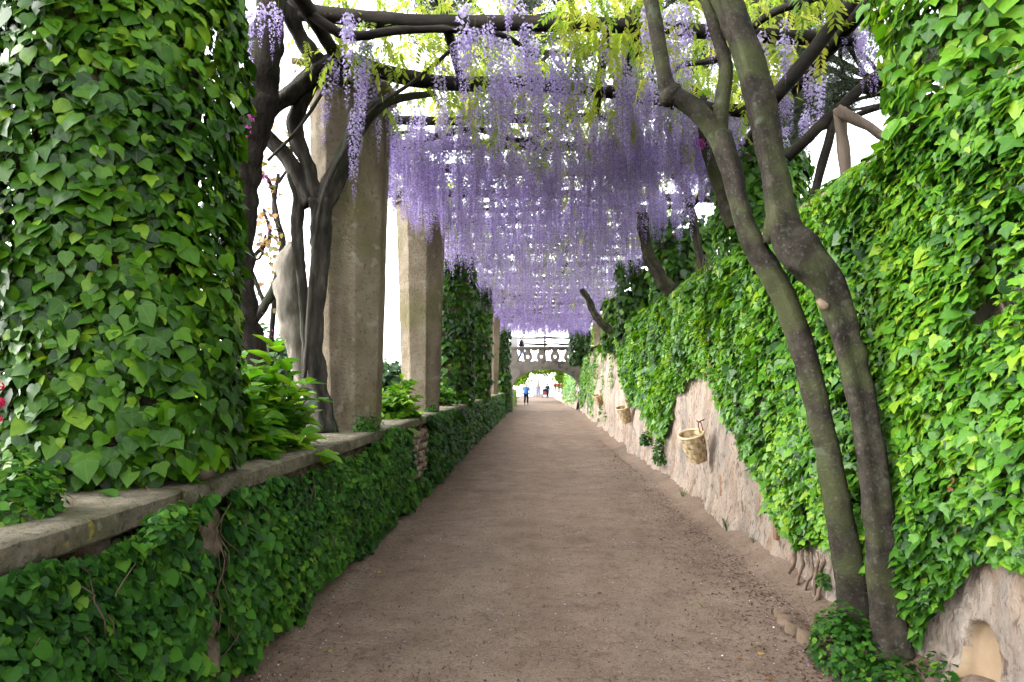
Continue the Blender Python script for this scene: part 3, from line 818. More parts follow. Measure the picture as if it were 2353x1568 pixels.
for i, X in enumerate((-0.7, 1.0)):
    for j in range(4):
        log((X + rng.uniform(-0.3, 0.3), 7 + j * 8, 5.42), (X + rng.uniform(-0.3, 0.3), 15.4 + j * 8, 5.42), 0.05, 90 + i * 7 + j, 0.08, 'long_beam')
for bd in (2.2, 3.4, 4.6, 5.8):
    log((-2.5, bd, 5.36), (3.1, bd, 5.34), 0.08, int(bd * 31), 0.05)
# slanting poles at the right-hand side
log(P(1772, 232, 6.6), P(1985, -30, 6.6), 0.075, 301, 0.02, 'brace_pole')
log(P(1808, 362, 7.4), P(2030, 160, 7.2), 0.062, 302, 0.02, 'brace_pole')
log(P(1868, 460, 7.4), P(1922, 250, 7.3), 0.05, 303, 0.02, 'brace_pole')
log(P(1442, 170, 7.9), P(1490, -30, 6.7), 0.06, 304, 0.02, 'brace_pole')
fn = empty('rustic_fence', P(1937, 410, 6.9), 'weathered log post and rail above the tall wall', 'fence')
log(P(1945, 420, 6.9), P(1930, 250, 6.9), 0.062, 311, 0.008, 'post', 'wood_grey', fn, 10, 0.95)
log(P(1922, 252, 6.78), P(2050, 322, 6.6), 0.05, 312, 0.008, 'rail', 'wood_grey', fn, 10)
o = log(P(672, 140, 7.5), P(790, 162, 7.5), 0.035, 313, 0.006, 'pale_pole', 'wood_grey', None)
tag(o, 'short pale pole end sticking out left of the pergola', 'pole')

# ------------------------------------------------------------------ trunks and limbs
# two leaning smooth trunks in the right foreground
tr = empty('leaning_tree', P(2052, 1565, 4.3), 'two smooth lichen spotted trunks leaning over the path from the tall wall', 'tree')
V, F = pxtube([(1972, 1470, 36, 4.72), (1962, 1380, 31, 4.75), (1945, 1270, 29, 4.78), (1922, 1140, 27, 4.8), (1895, 1000, 25, 4.82), (1850, 810, 26, 4.85), (1795, 660, 27, 4.87), (1738, 565, 26, 4.9), (1706, 490, 22, 4.92), (1685, 400, 24, 4.95), (1655, 310, 27, 5.0)],
              sides=20, step=0.04, rough=0.10, lobes=3, twist=0.7, seed=4)
mk('trunk', V, F, M['bark_smooth'], tr)
V, F = pxtube([(2060, 1580, 46, 4.3), (2048, 1500, 40, 4.32), (2036, 1400, 35, 4.35), (2018, 1200, 31, 4.4), (1990, 1000, 30, 4.45), (1962, 860, 31, 4.5), (1930, 740, 34, 4.55), (1893, 650, 40, 4.6), (1838, 585, 46, 4.65), (1800, 520, 38, 4.7), (1783, 430, 30, 4.75), (1758, 300, 29, 4.8), (1732, 180, 31, 4.85), (1700, 80, 29, 4.9), (1665, -10, 28, 4.95), (1600, -160, 26, 5.0)],
              sides=22, step=0.04, rough=0.11, lobes=3, twist=-0.6, seed=9)
mk('trunk', V, F, M['bark_smooth'], tr)
V, F = pxtube([(1662, 330, 22, 5.0), (1605, 258, 22, 5.02), (1540, 210, 21, 5.05), (1524, 160, 17, 5.05), (1508, 70, 17, 5.1), (1490, -40, 16, 5.15), (1480, -140, 14, 5.2)], sides=14, step=0.05, rough=0.1, seed=14)
mk('limb', V, F, M['bark_smooth'], tr)
V, F = pxtube([(1655, 320, 18, 5.0), (1658, 240, 18, 5.0), (1668, 160, 16, 5.02), (1645, 70, 15, 5.05), (1612, -40, 15, 5.1), (1590, -120, 14, 5.1)], sides=14, step=0.05, rough=0.1, seed=15)
mk('limb', V, F, M['bark_smooth'], tr)
V, F = pxtube([(1768, 560, 20, 4.82), (1772, 520, 17, 4.8), (1785, 480, 12, 4.76)], sides=12, step=0.03, rough=0.25, seed=16)
mk('knot', V, F, M['bark_smooth'], tr)
V, F = pxtube([(1528, 236, 17, 5.02), (1545, 214, 20, 5.04), (1560, 205, 14, 5.05)], sides=10, step=0.03, rough=0.2, seed=17)
mk('knot', V, F, M['bark_smooth'], tr)
V, F = pxtube([(1880, 690, 7, 4.5), (1895, 705, 10, 4.47), (1900, 712, 5, 4.46)], sides=10, step=0.02, rough=0.2, seed=18)
mk('knot', V, F, M['root'], tr)

# twisted wisteria on the left pillar
lv = empty('wisteria_vine', P(735, 990, 7.6), 'old twisted grey wisteria trunk climbing the bare octagonal pillar', 'wisteria')
def vine(pts, parent, name='limb', mat='bark_vine', sides=18, lobes=4, twist=1.1, rough=0.2, seed=1, step=0.05):
    V, F = pxtube(pts, sides=sides, step=step, rough=rough, lobes=lobes, twist=twist, seed=seed, nscale=7)
    return mk(name, V, F, M[mat], parent)
vine([(742, 1000, 30, 7.5), (735, 940, 24, 7.55), (727, 870, 20, 7.58), (720, 790, 19, 7.6), (728, 690, 19, 7.6), (736, 600, 20, 7.6), (737, 520, 23, 7.6), (735, 460, 26, 7.6)], lv, 'trunk', seed=21, sides=24)
vine([(728, 990, 14, 7.6), (712, 900, 12, 7.66), (706, 800, 12, 7.66), (700, 700, 12, 7.66), (688, 600, 13, 7.66), (682, 520, 14, 7.66), (686, 450, 14, 7.64), (672, 400, 14, 7.62)], lv, 'trunk', seed=22)
vine([(738, 470, 22, 7.6), (766, 425, 21, 7.58), (796, 360, 19, 7.55), (822, 290, 18, 7.5), (860, 248, 16, 7.5), (920, 226, 9, 7.6), (1000, 215, 6, 7.8)], lv, seed=23)
vine([(728, 462, 18, 7.6), (702, 370, 14, 7.6), (680, 305, 17, 7.58), (686, 250, 17, 7.55), (716, 190, 15, 7.5), (745, 150, 14, 7.4), (800, 110, 10, 7.4)], lv, seed=24)
vine([(716, 470, 17, 7.62), (690, 425, 17, 7.62), (662, 365, 15, 7.6), (626, 325, 13, 7.55), (592, 290, 12, 7.5), (560, 262, 10, 7.4)], lv, seed=25)
vine([(585, 290, 13, 7.4), (640, 235, 16, 7.4), (700, 190, 19, 7.4), (748, 152, 21, 7.4), (810, 138, 15, 7.5), (880, 160, 9, 7.6)], lv, seed=26)
vine([(630, -60, 15, 7.2), (664, 20, 17, 7.2), (690, 85, 18, 7.3), (742, 150, 17, 7.4), (800, 200, 10, 7.5)], lv, seed=27)
vine([(700, 870, 5, 7.5), (730, 500, 5, 7.5), (800, 330, 5, 7.4), (860, 250, 4, 7.4), (960, 180, 4, 7.4), (1100, 60, 4, 7.2)], lv, 'shoot', seed=28, sides=6)
vine([(615, 370, 4, 7.4), (690, 290, 4, 7.4), (780, 150, 4, 7.3)], lv, 'shoot', seed=29, sides=6)
ot = empty('old_trunk', P(700, 905, 8.1), 'pale broken old trunk standing left of the wisteria', 'trunk')
vine([(704, 900, 20, 8.1), (694, 850, 20, 8.1), (680, 780, 24, 8.1), (668, 710, 25, 8.1), (660, 640, 26, 8.1), (664, 590, 22, 8.1), (676, 565, 13, 8.1)], ot, 'stem', 'bark_pale', lobes=2, seed=31, sides=14, rough=0.3)

# other wisteria trunks along the tall wall
wv = []
for spec, lab in (
    ([(1690, 520, 20, 8.6), (1668, 450, 19, 8.6), (1640, 370, 17, 8.5), (1622, 300, 15, 8.5), (1610, 230, 13, 8.6), (1560, 190, 9, 8.8)], 'dark wisteria trunk rising behind the two leaning trunks'),
    ([(1550, 676, 15, 13.0), (1520, 640, 13, 13.0), (1492, 590, 12, 13.0), (1478, 530, 11, 13.0), (1474, 490, 10, 13.0), (1440, 460, 7, 13.1)], 'wisteria trunk arching from the tall wall under the flowers'),
    ([(1407, 764, 8, 21), (1380, 740, 8, 21), (1362, 712, 7, 21), (1350, 685, 6.5, 21), (1335, 665, 5, 21)], 'small far wisteria trunk bent over the path before the bridge'),
    ([(1612, 622, 8, 12.0), (1602, 560, 8, 12.0), (1590, 490, 8, 12.0), (1575, 430, 8, 12), (1540, 400, 5, 12)], 'slender wisteria stem beside the third ivy pillar')):
    e = empty('wisteria_vine', P(spec[0][0], spec[0][1], spec[0][3]), lab, 'wisteria')
    vine(spec, e, 'trunk', 'bark_smooth', seed=int(spec[0][0]))
    wv.append(e)

# limbs of the wisteria wandering over the pergola
for i in range(26):
    D = rng.uniform(6.6, 34); X = rng.uniform(-2.3, 2.6)
    ang = rng.normal(0, 0.5) + (math.pi / 2 if rng.random() < 0.5 else 0)
    L_ = rng.uniform(1.5, 3.2); c = np.array([X, D, 5.28 + rng.uniform(-0.08, 0.2)])
    d = np.array([math.cos(ang), math.sin(ang), 0])
    pts = [c + d * L_ * t + np.array([0, 0, rng.normal(0, 0.09)]) + np.array([-d[1], d[0], 0]) * rng.normal(0, 0.12) for t in np.linspace(-0.5, 0.5, 6)]
    pts = [np.array([np.clip(p[0], -2.6, 3.0), max(p[1], 6.4), p[2]]) for p in pts]
    V, F = tube(pts, np.linspace(0.045, 0.02, 6) * rng.uniform(0.6, 1.3), sides=7, step=0.1, rough=0.2, seed=i + 400)
    par = (lv if X < 0.3 else tr) if D < 11 else (wv[1] if D < 19 else wv[2])
    mk('limb', V, F, M['bark_smooth'] if i % 2 else M['beam'], par)

# ------------------------------------------------------------------ wisteria flowers and leaves
def raceme(length, width, n, seed, detail=True, grow=1.0):
    r = np.random.default_rng(seed)
    t = np.sort(r.uniform(0, 1, n)); a = np.arange(n) * 2.39996 + r.uniform(0, 0.5, n)
    rad = width * 0.5 * np.clip(1.02 - t, 0, 1) ** 0.55 * np.clip(0.55 + t * 6, 0, 1) * r.uniform(0.75, 1.1, n)
    c = np.stack([np.cos(a) * rad, np.sin(a) * rad, -t * length - 0.02], 1)
    size = grow * (0.0245 if detail else 0.032) * np.clip(1.15 - t * 0.9, 0.3, 1) * r.uniform(0.85, 1.2, n)
    outv = np.stack([np.cos(a), np.sin(a), 0 * a], 1)
    Vs, Fs, Rs, off = [], [], [], 0
    for i in range(n):
        o = outv[i]; side = np.array([-o[1], o[0], 0]); s = size[i]
        nn = unit(o + np.array([0, 0, 0.5]) + r.normal(0, 0.3, 3))
        up = unit(np.array([0, 0, 1.0]) - nn * nn[2]); side = np.cross(up, nn)
        p = c[i]
        tone = np.clip(0.08 + (0.22 if grow > 1 else 0.0) + 0.5 * t[i] ** 1.6 + r.normal(0, 0.13), 0, 0.93)
        if detail:
            v = [p - up * s * 0.5, p + side * s * 0.95 + up * s * 0.25, p + up * s + nn * s * 0.4, p - side * s * 0.95 + up * s * 0.25]
            f = [(0, 1, 2), (0, 2, 3)]; rr = [tone + 0.15, tone, tone * 0.6, tone]
            v += [p - up * s * 0.2 + nn * s * 0.15 + side * s * 0.45, p - up * s * 0.2 + nn * s * 0.15 - side * s * 0.45, p - up * s * 1.15 + nn * s * 0.9]
            f += [(4, 6, 5)]; k2 = min(0.93, tone + 0.4); rr += [k2, k2, k2]
        else:
            v = [p - up * s, p + side * s * 0.9, p + up * s * 0.9, p - side * s * 0.9]
            f = [(0, 1, 2), (0, 2, 3)]; k2 = min(0.93, tone + 0.3); rr = [k2, tone, tone * 0.7, tone]
        Vs += v; Fs += [tuple(j + off for j in q) for q in f]; Rs += rr; off += len(v)
    # stalk
    w = 0.0022 if detail else 0.003
    for (x0, y0, x1, y1) in ((-w, 0, w, 0), (0, -w, 0, w)):
        Vs += [np.array([x0, y0, 0.12]), np.array([x1, y1, 0.12]), np.array([x1 * .5, y1 * .5, -length * 1.12]), np.array([x0 * .5, y0 * .5, -length * 1.12])]
        Fs += [(off, off + 1, off + 2), (off, off + 2, off + 3)]; Rs += [1.0] * 4; off += 4
    return np.array(Vs), np.array(Fs), np.array(Rs)

HI = [raceme(l, w, n, 500 + i) for i, (l, w, n) in enumerate([(0.85, 0.15, 120), (0.7, 0.15, 105), (0.6, 0.13, 90), (0.95, 0.14, 125), (0.5, 0.12, 75), (0.75, 0.12, 95), (0.65, 0.16, 110), (0.8, 0.11, 90)])]
LO = [raceme(l, w, n, 600 + i, False) for i, (l, w, n) in enumerate([(0.8, 0.14, 48), (0.65, 0.13, 40), (0.55, 0.12, 34), (0.9, 0.13, 50), (0.7, 0.12, 42), (0.6, 0.14, 40)])]
LO2 = [raceme(l, w, n, 700 + i, False, 1.5) for i, (l, w, n) in enumerate([(0.8, 0.14, 22), (0.65, 0.13, 18), (0.55, 0.12, 16), (0.9, 0.13, 24), (0.7, 0.12, 20)])]
HI_ME = [mesh_data('flower_cluster', v, f, {'rnd': r}, False, [M['petal']]) for v, f, r in HI]

def zrot(a, lean, r):
    ca, sa = np.cos(a), np.sin(a); n = len(a)
    Rz = np.zeros((n, 3, 3)); Rz[:, 0, 0] = ca; Rz[:, 0, 1] = -sa; Rz[:, 1, 0] = sa; Rz[:, 1, 1] = ca; Rz[:, 2, 2] = 1
    Rx = np.zeros((n, 3, 3)); l = r.normal(0, lean, n); Rx[:, 0, 0] = 1; Rx[:, 1, 1] = np.cos(l); Rx[:, 1, 2] = -np.sin(l); Rx[:, 2, 1] = np.sin(l); Rx[:, 2, 2] = np.cos(l)
    return np.einsum('nij,njk->nik', Rz, Rx)

def join_racemes(tm, pos, rot, sc):
    which = rng.integers(0, len(tm), len(pos)); Vs, Fs, Rs, off = [], [], [], 0
    for k, (tv, tf, trn) in enumerate(tm):
        idx = np.where(which == k)[0]
        if not len(idx): continue
        v = np.einsum('nij,kj->nki', rot[idx], tv) * sc[idx][:, None, None] + pos[idx][:, None]
        Vs.append(v.reshape(-1, 3)); Fs.append((tf[None] + (np.arange(len(idx)) * len(tv))[:, None, None] + off).reshape(-1, 3)); Rs.append(np.tile(trn, len(idx)))
        off += len(idx) * len(tv)
    return np.concatenate(Vs), np.concatenate(Fs), np.concatenate(Rs)

# positions of the clusters: thin over the first metres, thick further in
pos = []
def spread_clusters(n, y0, y1, x0=-2.2, x1=2.75, z=5.22, dz=0.16, thr=-0.25):
    c = 0
    while c < n:
        p = np.stack([rng.uniform(x0, x1, n), rng.uniform(y0, y1, n), z + rng.normal(0, dz, n)], 1)
        p = p[noise(p * [1, 0.8, 0], 1.5, 77) > thr][: n - c]
        pos.append(p); c += len(p)
spread_clusters(24, 6.2, 7.4, -1.9, 1.6)
spread_clusters(130, 7.2, 9.0, -2.0, 2.4)
spread_clusters(560, 9.0, 12.0, -2.15, 2.6, thr=-0.55)
spread_clusters(1150, 12.0, 18.0, -2.2, 2.7, 5.2, 0.14, thr=-0.55)
spread_clusters(1350, 18.0, 26.0, -2.2, 2.75, 5.22, 0.12, thr=-0.6)
spread_clusters(1250, 26.0, 34.0, -2.3, 2.9, 5.26, 0.13, thr=-0.6)
spread_clusters(1500, 34.0, 41.5, -2.3, 2.9, 5.15, 0.16, thr=-0.7)
spread_clusters(110, 8.2, 10.2, 1.2, 2.6, 5.15, 0.12, thr=-0.9)
spread_clusters(70, 8.8, 11.0, -2.3, -1.4, 5.05, 0.15, thr=-0.9)
spread_clusters(30, 6.2, 9.5, 2.2, 3.4, 5.3)
for p in pos:                                        # farther in, the flowers hang in rows from the poles
    f = p[:, 1] > 15
    bm_ = np.array(BEAMS); nb_ = bm_[np.abs(p[:, 1][:, None] - bm_[None]).argmin(1)]
    p[f, 1] = nb_[f] + (p[f, 1] - nb_[f]) * np.interp(p[f, 1], [15, 26], [0.85, 1.0])
# hand-placed near ones
hand = [(575, 30, 6.0), (600, 10, 6.1), (625, 5, 6.1), (640, 20, 6.2), (560, 10, 6.0), (770, 110, 7.2), (760, 130, 7.3), (830, 40, 7.0), (845, 90, 7.0), (825, 140, 7.1), (850, 60, 7.3), (835, 200, 7.2), (820, 240, 7.3), (815, 270, 7.4), (870, 270, 7.5),
        (1065, 20, 6.9), (1075, 60, 6.9), (1070, 0, 7.1), (1130, 30, 7.0), (1150, 40, 7.1), (1200, 20, 7.0), (1215, 50, 7.0), (1195, 0, 7.2), (1275, 30, 7.0), (1290, 40, 7.1), (1390, 60, 6.9), (1010, 130, 7.5), (1100, 200, 7.8), (1120, 220, 7.9), (1165, 190, 7.7), (1205, 130, 7.5), (1430, 180, 7.9), (1440, 200, 7.9), (1560, 60, 7.4), (1570, 100, 7.5), (1720, 90, 7.3), (1800, 200, 7.6), (1815, 220, 7.6), (1555, 250, 8), (1580, 260, 8.2), (1540, 270, 8.3), (1520, 260, 8.2)]
pos.append(np.array([P(x, y, D) for x, y, D in hand]))
pos = np.concatenate(pos)
n = len(pos)
rot = zrot(rng.uniform(0, 6.28, n), 0.05, rng)
sc = rng.uniform(0.6, 1.1, n) * np.interp(pos[:, 1], [9, 13, 18, 26, 33, 40], [1, 1, 0.85, 0.75, 0.75, 0.8])
app = apparent(pos - [0, 0, 0.2], np.tile([0, -1.0, 0], (n, 1)), sc)
owner = np.where(pos[:, 1] < 11, np.where(pos[:, 0] < 0.3, 0, 1), np.where(pos[:, 1] < 19, 2, 3))
OWN = [lv, tr, wv[1], wv[2]]
single = np.zeros(n, bool); single[np.argsort(-app)[:300]] = True
for i in np.where(single)[0]:
    put('flower_cluster', HI_ME[rng.integers(len(HI_ME))], OWN[owner[i]], pos[i], rot[i], sc[i])
for k in range(4):
    m_ = (owner == k) & ~single
    for tm, sel in ((HI, m_ & (pos[:, 1] < 13)), (LO, m_ & (pos[:, 1] >= 13) & (pos[:, 1] < 25)), (LO2, m_ & (pos[:, 1] >= 25))):
        if sel.any():
            V, F, Rn = join_racemes(tm, pos[sel], rot[sel], sc[sel])
            mk('blossom', V, F, M['petal'], OWN[k], {'rnd': Rn}, False, 'stuff')

def compound_leaf(seed):
    r = np.random.default_rng(seed); Vs, Fs, off = [], [], 0
    n = 6
    for i in range(n + 1):
        for s in ((-1, 1) if i < n else (0,)):
            t = (i + 0.5) / (n + 0.5)
            base = np.array([0, -t * 0.75 if i < n else -0.8, -0.25 * t * t])
            d = unit(np.array([s * 0.8, -0.45 if s else -1, -0.45 + r.normal(0, 0.15)])); l = 0.3 * r.uniform(0.8, 1.15); w = np.cross(d, [0, 0, 1]); w = unit(w) * 0.058
            v = [base, base + d * l * 0.45 + w + [0, 0, 0.01], base + d * l, base + d * l * 0.45 - w + [0, 0, 0.01]]
            Vs += v; Fs += [(off, off + 1, off + 2), (off, off + 2, off + 3)]; off += 4
    return np.array(Vs), np.array(Fs)
CL = [compound_leaf(i) for i in range(6)]
lp = []
def spread_leaves(n, y0, y1, x0=-2.5, x1=3.0, z=5.35, dz=0.16):
    c = 0
    while c < n:
        p = np.stack([rng.uniform(x0, x1, n), rng.uniform(y0, y1, n), z + rng.normal(0, dz, n)], 1)
        p = p[noise(p * [1, 1, 0], 1.2, 177) > -0.1][: n - c]
        lp.append(p); c += len(p)
spread_leaves(260, 2.0, 6.2, dz=0.2); spread_leaves(700, 6.2, 9.5, z=5.45, dz=0.22); spread_leaves(900, 9.5, 16, z=5.5, dz=0.22); spread_leaves(1400, 15, 28, z=5.5, dz=0.18); spread_leaves(1200, 28, 41, z=5.55, dz=0.15); spread_leaves(380, 7, 12, z=5.9, dz=0.25)
hl = [(1320, 40, 6.8), (1340, 20, 6.7), (1360, 70, 6.8), (1310, 80, 6.9), (1480, 10, 6.7), (1500, 50, 6.7), (1520, 20, 6.6), (1350, 230, 7.9), (1330, 260, 7.9), (1380, 250, 7.9), (1270, 270, 8.2), (1240, 280, 8.2), (1190, 250, 7.9), (800, 30, 7.1), (770, 60, 7.1), (820, 15, 7.0), (900, 30, 7.2), (930, 60, 7.3), (990, 40, 7.2), (1630, 80, 7.0), (1610, 130, 7.2), (1590, 200, 7.5), (1760, 20, 6.9), (1790, 60, 7.0), (1830, 30, 7.0), (1740, 140, 7.3), (1795, 160, 7.5), (1850, 20, 6.7), (780, 100, 7.6), (860, 110, 7.6)]
lp.append(np.array([P(x, y - 25, D) for x, y, D in hl for _ in range(3)]) + rng.normal(0, 0.1, (len(hl) * 3, 3)))
lp = np.concatenate(lp); nl = len(lp)
fr = np.tile(np.eye(3), (nl, 1, 1)); aa = rng.uniform(0, 6.28, nl); dn = rng.uniform(-0.1, 0.9, nl)
yv = -np.stack([np.cos(aa) * np.cos(dn), np.sin(aa) * np.cos(dn), -np.sin(dn)], 1)
zv = unit(np.array([0, 0, 1.0]) - yv * yv[:, 2:3] + 1e-6); xv = np.cross(yv, zv)
fr = np.stack([xv, yv, zv], 2)
lown = np.where(lp[:, 1] < 11, np.where(lp[:, 0] < 0.3, 0, 1), np.where(lp[:, 1] < 19, 2, 3))
lsc = rng.uniform(0.2, 0.36, nl); lrn = np.clip(rng.normal(0.5, 0.25, nl), 0.02, 0.98)
for k in range(4):
    s_ = lown == k
    leafy(OWN[k], CL, M['wist_leaf'], lp[s_], fr[s_], lsc[s_], lrn[s_], singles=60 if k < 2 else 0, leaf='compound_leaf')

# ------------------------------------------------------------------ ivy on the near left pillar and other pillars
def rnd_patch(p, seed, spread=0.2, base=0.45):
    return np.clip(base + 0.25 * noise(p, 2.2, seed) + rng.normal(0, spread * 1.05, len(p)), 0.01, 0.99)

def column_ivy(X, D, z0, z1, r, label, mat, size, n, singles=0, bulge=0.08, templates=(IVY_A, IVY_A, IVY_B, IVY_C), base=0.45, gap=None, flat=1.0):
    e = empty('ivy', (X, D, z0), label, 'ivy')
    a = rng.uniform(-math.pi, math.pi, n); z = rng.uniform(z0, z1, n)
    fc_ = math.atan2(-D, -X); sel_ = rng.random(n) < 0.6; a[sel_] = fc_ + rng.uniform(-2.0, 2.0, sel_.sum())
    lay = rng.uniform(0, 1, n) ** 0.6
    q = np.stack([np.cos(a), np.sin(a), z * 0.7], 1)
    rr = r * (0.74 + 0.26 * lay) + bulge * fbm(q, 1.6, int(D * 10), 3)
    rr = rr * np.clip((z - z0 + 0.7) / 0.8, 0.9, 1)
    pos = np.stack([X + np.cos(a) * rr, D + np.sin(a) * rr * flat, z], 1)
    nrm = np.stack([np.cos(a), np.sin(a), 0 * a], 1)
    keep = noise(q + 9, 3.1, 5) > -0.8
    if gap is not None: keep &= gap(a, z)
    pos, nrm, lay = pos[keep], nrm[keep], lay[keep]
    rot = leaf_frames(nrm, (-0.1, 0.7), 0.5, 0.3)
    sc = size * np.exp(rng.normal(-0.1, 0.33, len(pos))).clip(0.35, 1.7) * (0.8 + 0.3 * lay)
    leafy(e, list(templates), mat, pos, rot, sc, rnd_patch(pos, int(D), 0.2, base), singles, front=((lay > 0.72) & (pos[:, 1] < 20)).astype(float))
    # stems
    B = Bag()
    for k in range(10):
        a0 = rng.uniform(-math.pi, math.pi)
        pts = [(X + math.cos(a0 + 0.3 * math.sin(t * 5 + k)) * r * 0.72, D + math.sin(a0 + 0.3 * math.sin(t * 5 + k)) * r * 0.72, z0 + (z1 - z0) * t) for t in np.linspace(0, 1, 7)]
        B.add(*tube(pts, np.linspace(0.022, 0.008, 7), sides=5, step=0.15, rough=0.3, seed=k))
    mk('stems', *B.get(), M['twig'], e, kind='stuff')
    return e
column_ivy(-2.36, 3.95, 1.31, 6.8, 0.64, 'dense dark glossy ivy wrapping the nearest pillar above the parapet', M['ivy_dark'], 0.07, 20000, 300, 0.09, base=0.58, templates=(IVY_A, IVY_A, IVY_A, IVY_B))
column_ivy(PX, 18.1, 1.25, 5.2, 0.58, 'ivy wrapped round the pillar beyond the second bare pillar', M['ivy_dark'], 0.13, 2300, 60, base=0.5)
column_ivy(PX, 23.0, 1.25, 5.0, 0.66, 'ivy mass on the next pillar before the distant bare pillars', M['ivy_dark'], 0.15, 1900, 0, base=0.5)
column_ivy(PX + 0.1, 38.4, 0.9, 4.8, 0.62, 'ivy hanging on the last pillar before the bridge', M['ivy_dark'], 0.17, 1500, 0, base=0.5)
column_ivy(2.98, 4.35, 3.25, 6.2, 0.75, 'bright ivy bulging round the pillar on the tall wall top', M['ivy'], 0.082, 7500, 120, 0.13, base=0.55)
column_ivy(2.95, 9.1, 3.2, 4.75, 0.62, 'ivy round the second pillar on the tall wall behind the trunks', M['ivy'], 0.095, 2500, 40, base=0.45)
column_ivy(2.9, 13.8, 3.2, 5.0, 0.66, 'ivy round the third pillar on the tall wall', M['ivy'], 0.125, 1500, 0, base=0.35)
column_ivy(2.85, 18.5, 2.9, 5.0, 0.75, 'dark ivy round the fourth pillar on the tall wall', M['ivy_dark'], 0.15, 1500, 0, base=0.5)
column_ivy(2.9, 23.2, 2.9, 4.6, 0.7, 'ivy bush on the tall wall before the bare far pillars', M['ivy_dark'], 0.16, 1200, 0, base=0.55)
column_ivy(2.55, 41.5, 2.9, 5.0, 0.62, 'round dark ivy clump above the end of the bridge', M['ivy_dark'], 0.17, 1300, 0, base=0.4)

# ------------------------------------------------------------------ ivy sheet on the tall wall
iv = empty('ivy', (2.3, 12, 0.3), 'bright green ivy sheet draped over the tall retaining wall', 'ivy')
def wall_ivy(n, y0, y1, size, seed, zmin=0.0):
    r = np.random.default_rng(seed)
    y = r.uniform(y0, y1, n); lo = np.maximum(ivy_low(y), zmin); top = 3.66
    z = lo + (top - lo) * r.uniform(0, 1, n)
    p = np.stack([0 * y, y, z], 1)
    keep = (noise(p, 2.3, 201) + 0.5 * noise(p, 6, 203) > -0.92) & ((r.uniform(0, 1, n) < (top - lo) / (top - 0.2)) | (zmin > 0))
    y, z, lo = y[keep], z[keep], lo[keep]; p = p[keep]
    lay = r.uniform(0, 1, len(y)) ** 0.6
    thick = 0.06 + 0.17 * np.clip((z - lo) / 0.6, 0, 1) * (0.7 + 0.3 * noise(p, 0.9, 207)) + 0.05 * fbm(p, 1.7, 209, 2)
    back = np.clip(z - 3.3, 0, 1)
    x = wall_x(z, y) - 0.02 - thick * lay * np.where(y > 24, 0.6, 1) + back * 1.1
    pos = np.stack([x, y, z], 1)
    nrm = unit(np.stack([-np.ones(len(y)), 0.25 * noise(p, 1.5, 211), 0.15 + back * 2.5], 1))
    rot = leaf_frames(nrm, (-0.05, 0.85), 0.65, 0.32, r)
    sc = size * np.exp(r.normal(-0.12, 0.33, len(y))).clip(0.35, 1.8) * (0.8 + 0.3 * lay)
    return pos, rot, sc, lay
A = [wall_ivy(29000, 2.5, 6.5, 0.064, 1), wall_ivy(20000, 6.5, 13, 0.082, 2), wall_ivy(4500, 5.5, 13, 0.085, 22, 3.15), wall_ivy(3000, 13, 21, 0.11, 23, 3.15), wall_ivy(12000, 13, 22, 0.115, 3), wall_ivy(5200, 22, 42.6, 0.15, 4)]
pos, rot, sc, lay = [np.concatenate([a[i] for a in A]) for i in range(4)]
leafy(iv, [IVY_A, IVY_B, IVY_C], M['ivy'], pos, rot, sc, rnd_patch(pos, 221, 0.22, 0.56), 300, front=((lay > 0.7) & (pos[:, 1] < 16)).astype(float))
yd = rng.uniform(5.6, 12, 90); yd[:30] = rng.uniform(2.9, 3.9, 30); zd = ivy_low(yd) + (3.3 - ivy_low(yd)) * rng.uniform(0.02, 0.9, 90)
leafy(iv, [IVY_A, IVY_B], M['dry'], np.stack([wall_x(zd) - 0.15, yd, zd], 1), leaf_frames(np.tile([-1.0, 0, 0.1], (90, 1)), (-0.6, 0.6), 0.9, 0.5), 0.045 * rng.uniform(0.6, 1.3, 90), rng.uniform(0, 0.22, 90), 30, 'dead_leaves', 'dead_leaf')
# scattered ivy patches on the bare far part
y = rng.uniform(20, 43, 5000); z = rng.uniform(0.3, 3.4, 5000); p = np.stack([0 * y, y, z], 1)
k_ = (fbm(p * [1, 1, 0.5], 0.9, 231, 3) > 0.42 - 0.12 * (z - 1.8)); pos = np.stack([wall_x(z, y) - 0.03 - 0.05 * rng.random(5000), y, z], 1)[k_]
nr = np.tile([-1.0, 0, 0.2], (len(pos), 1))
leafy(iv, [IVY_LO], M['ivy'], pos, leaf_frames(nr), 0.12 * rng.uniform(0.6, 1.3, len(pos)), rnd_patch(pos, 5, 0.2, 0.5), 0, 'far_foliage')
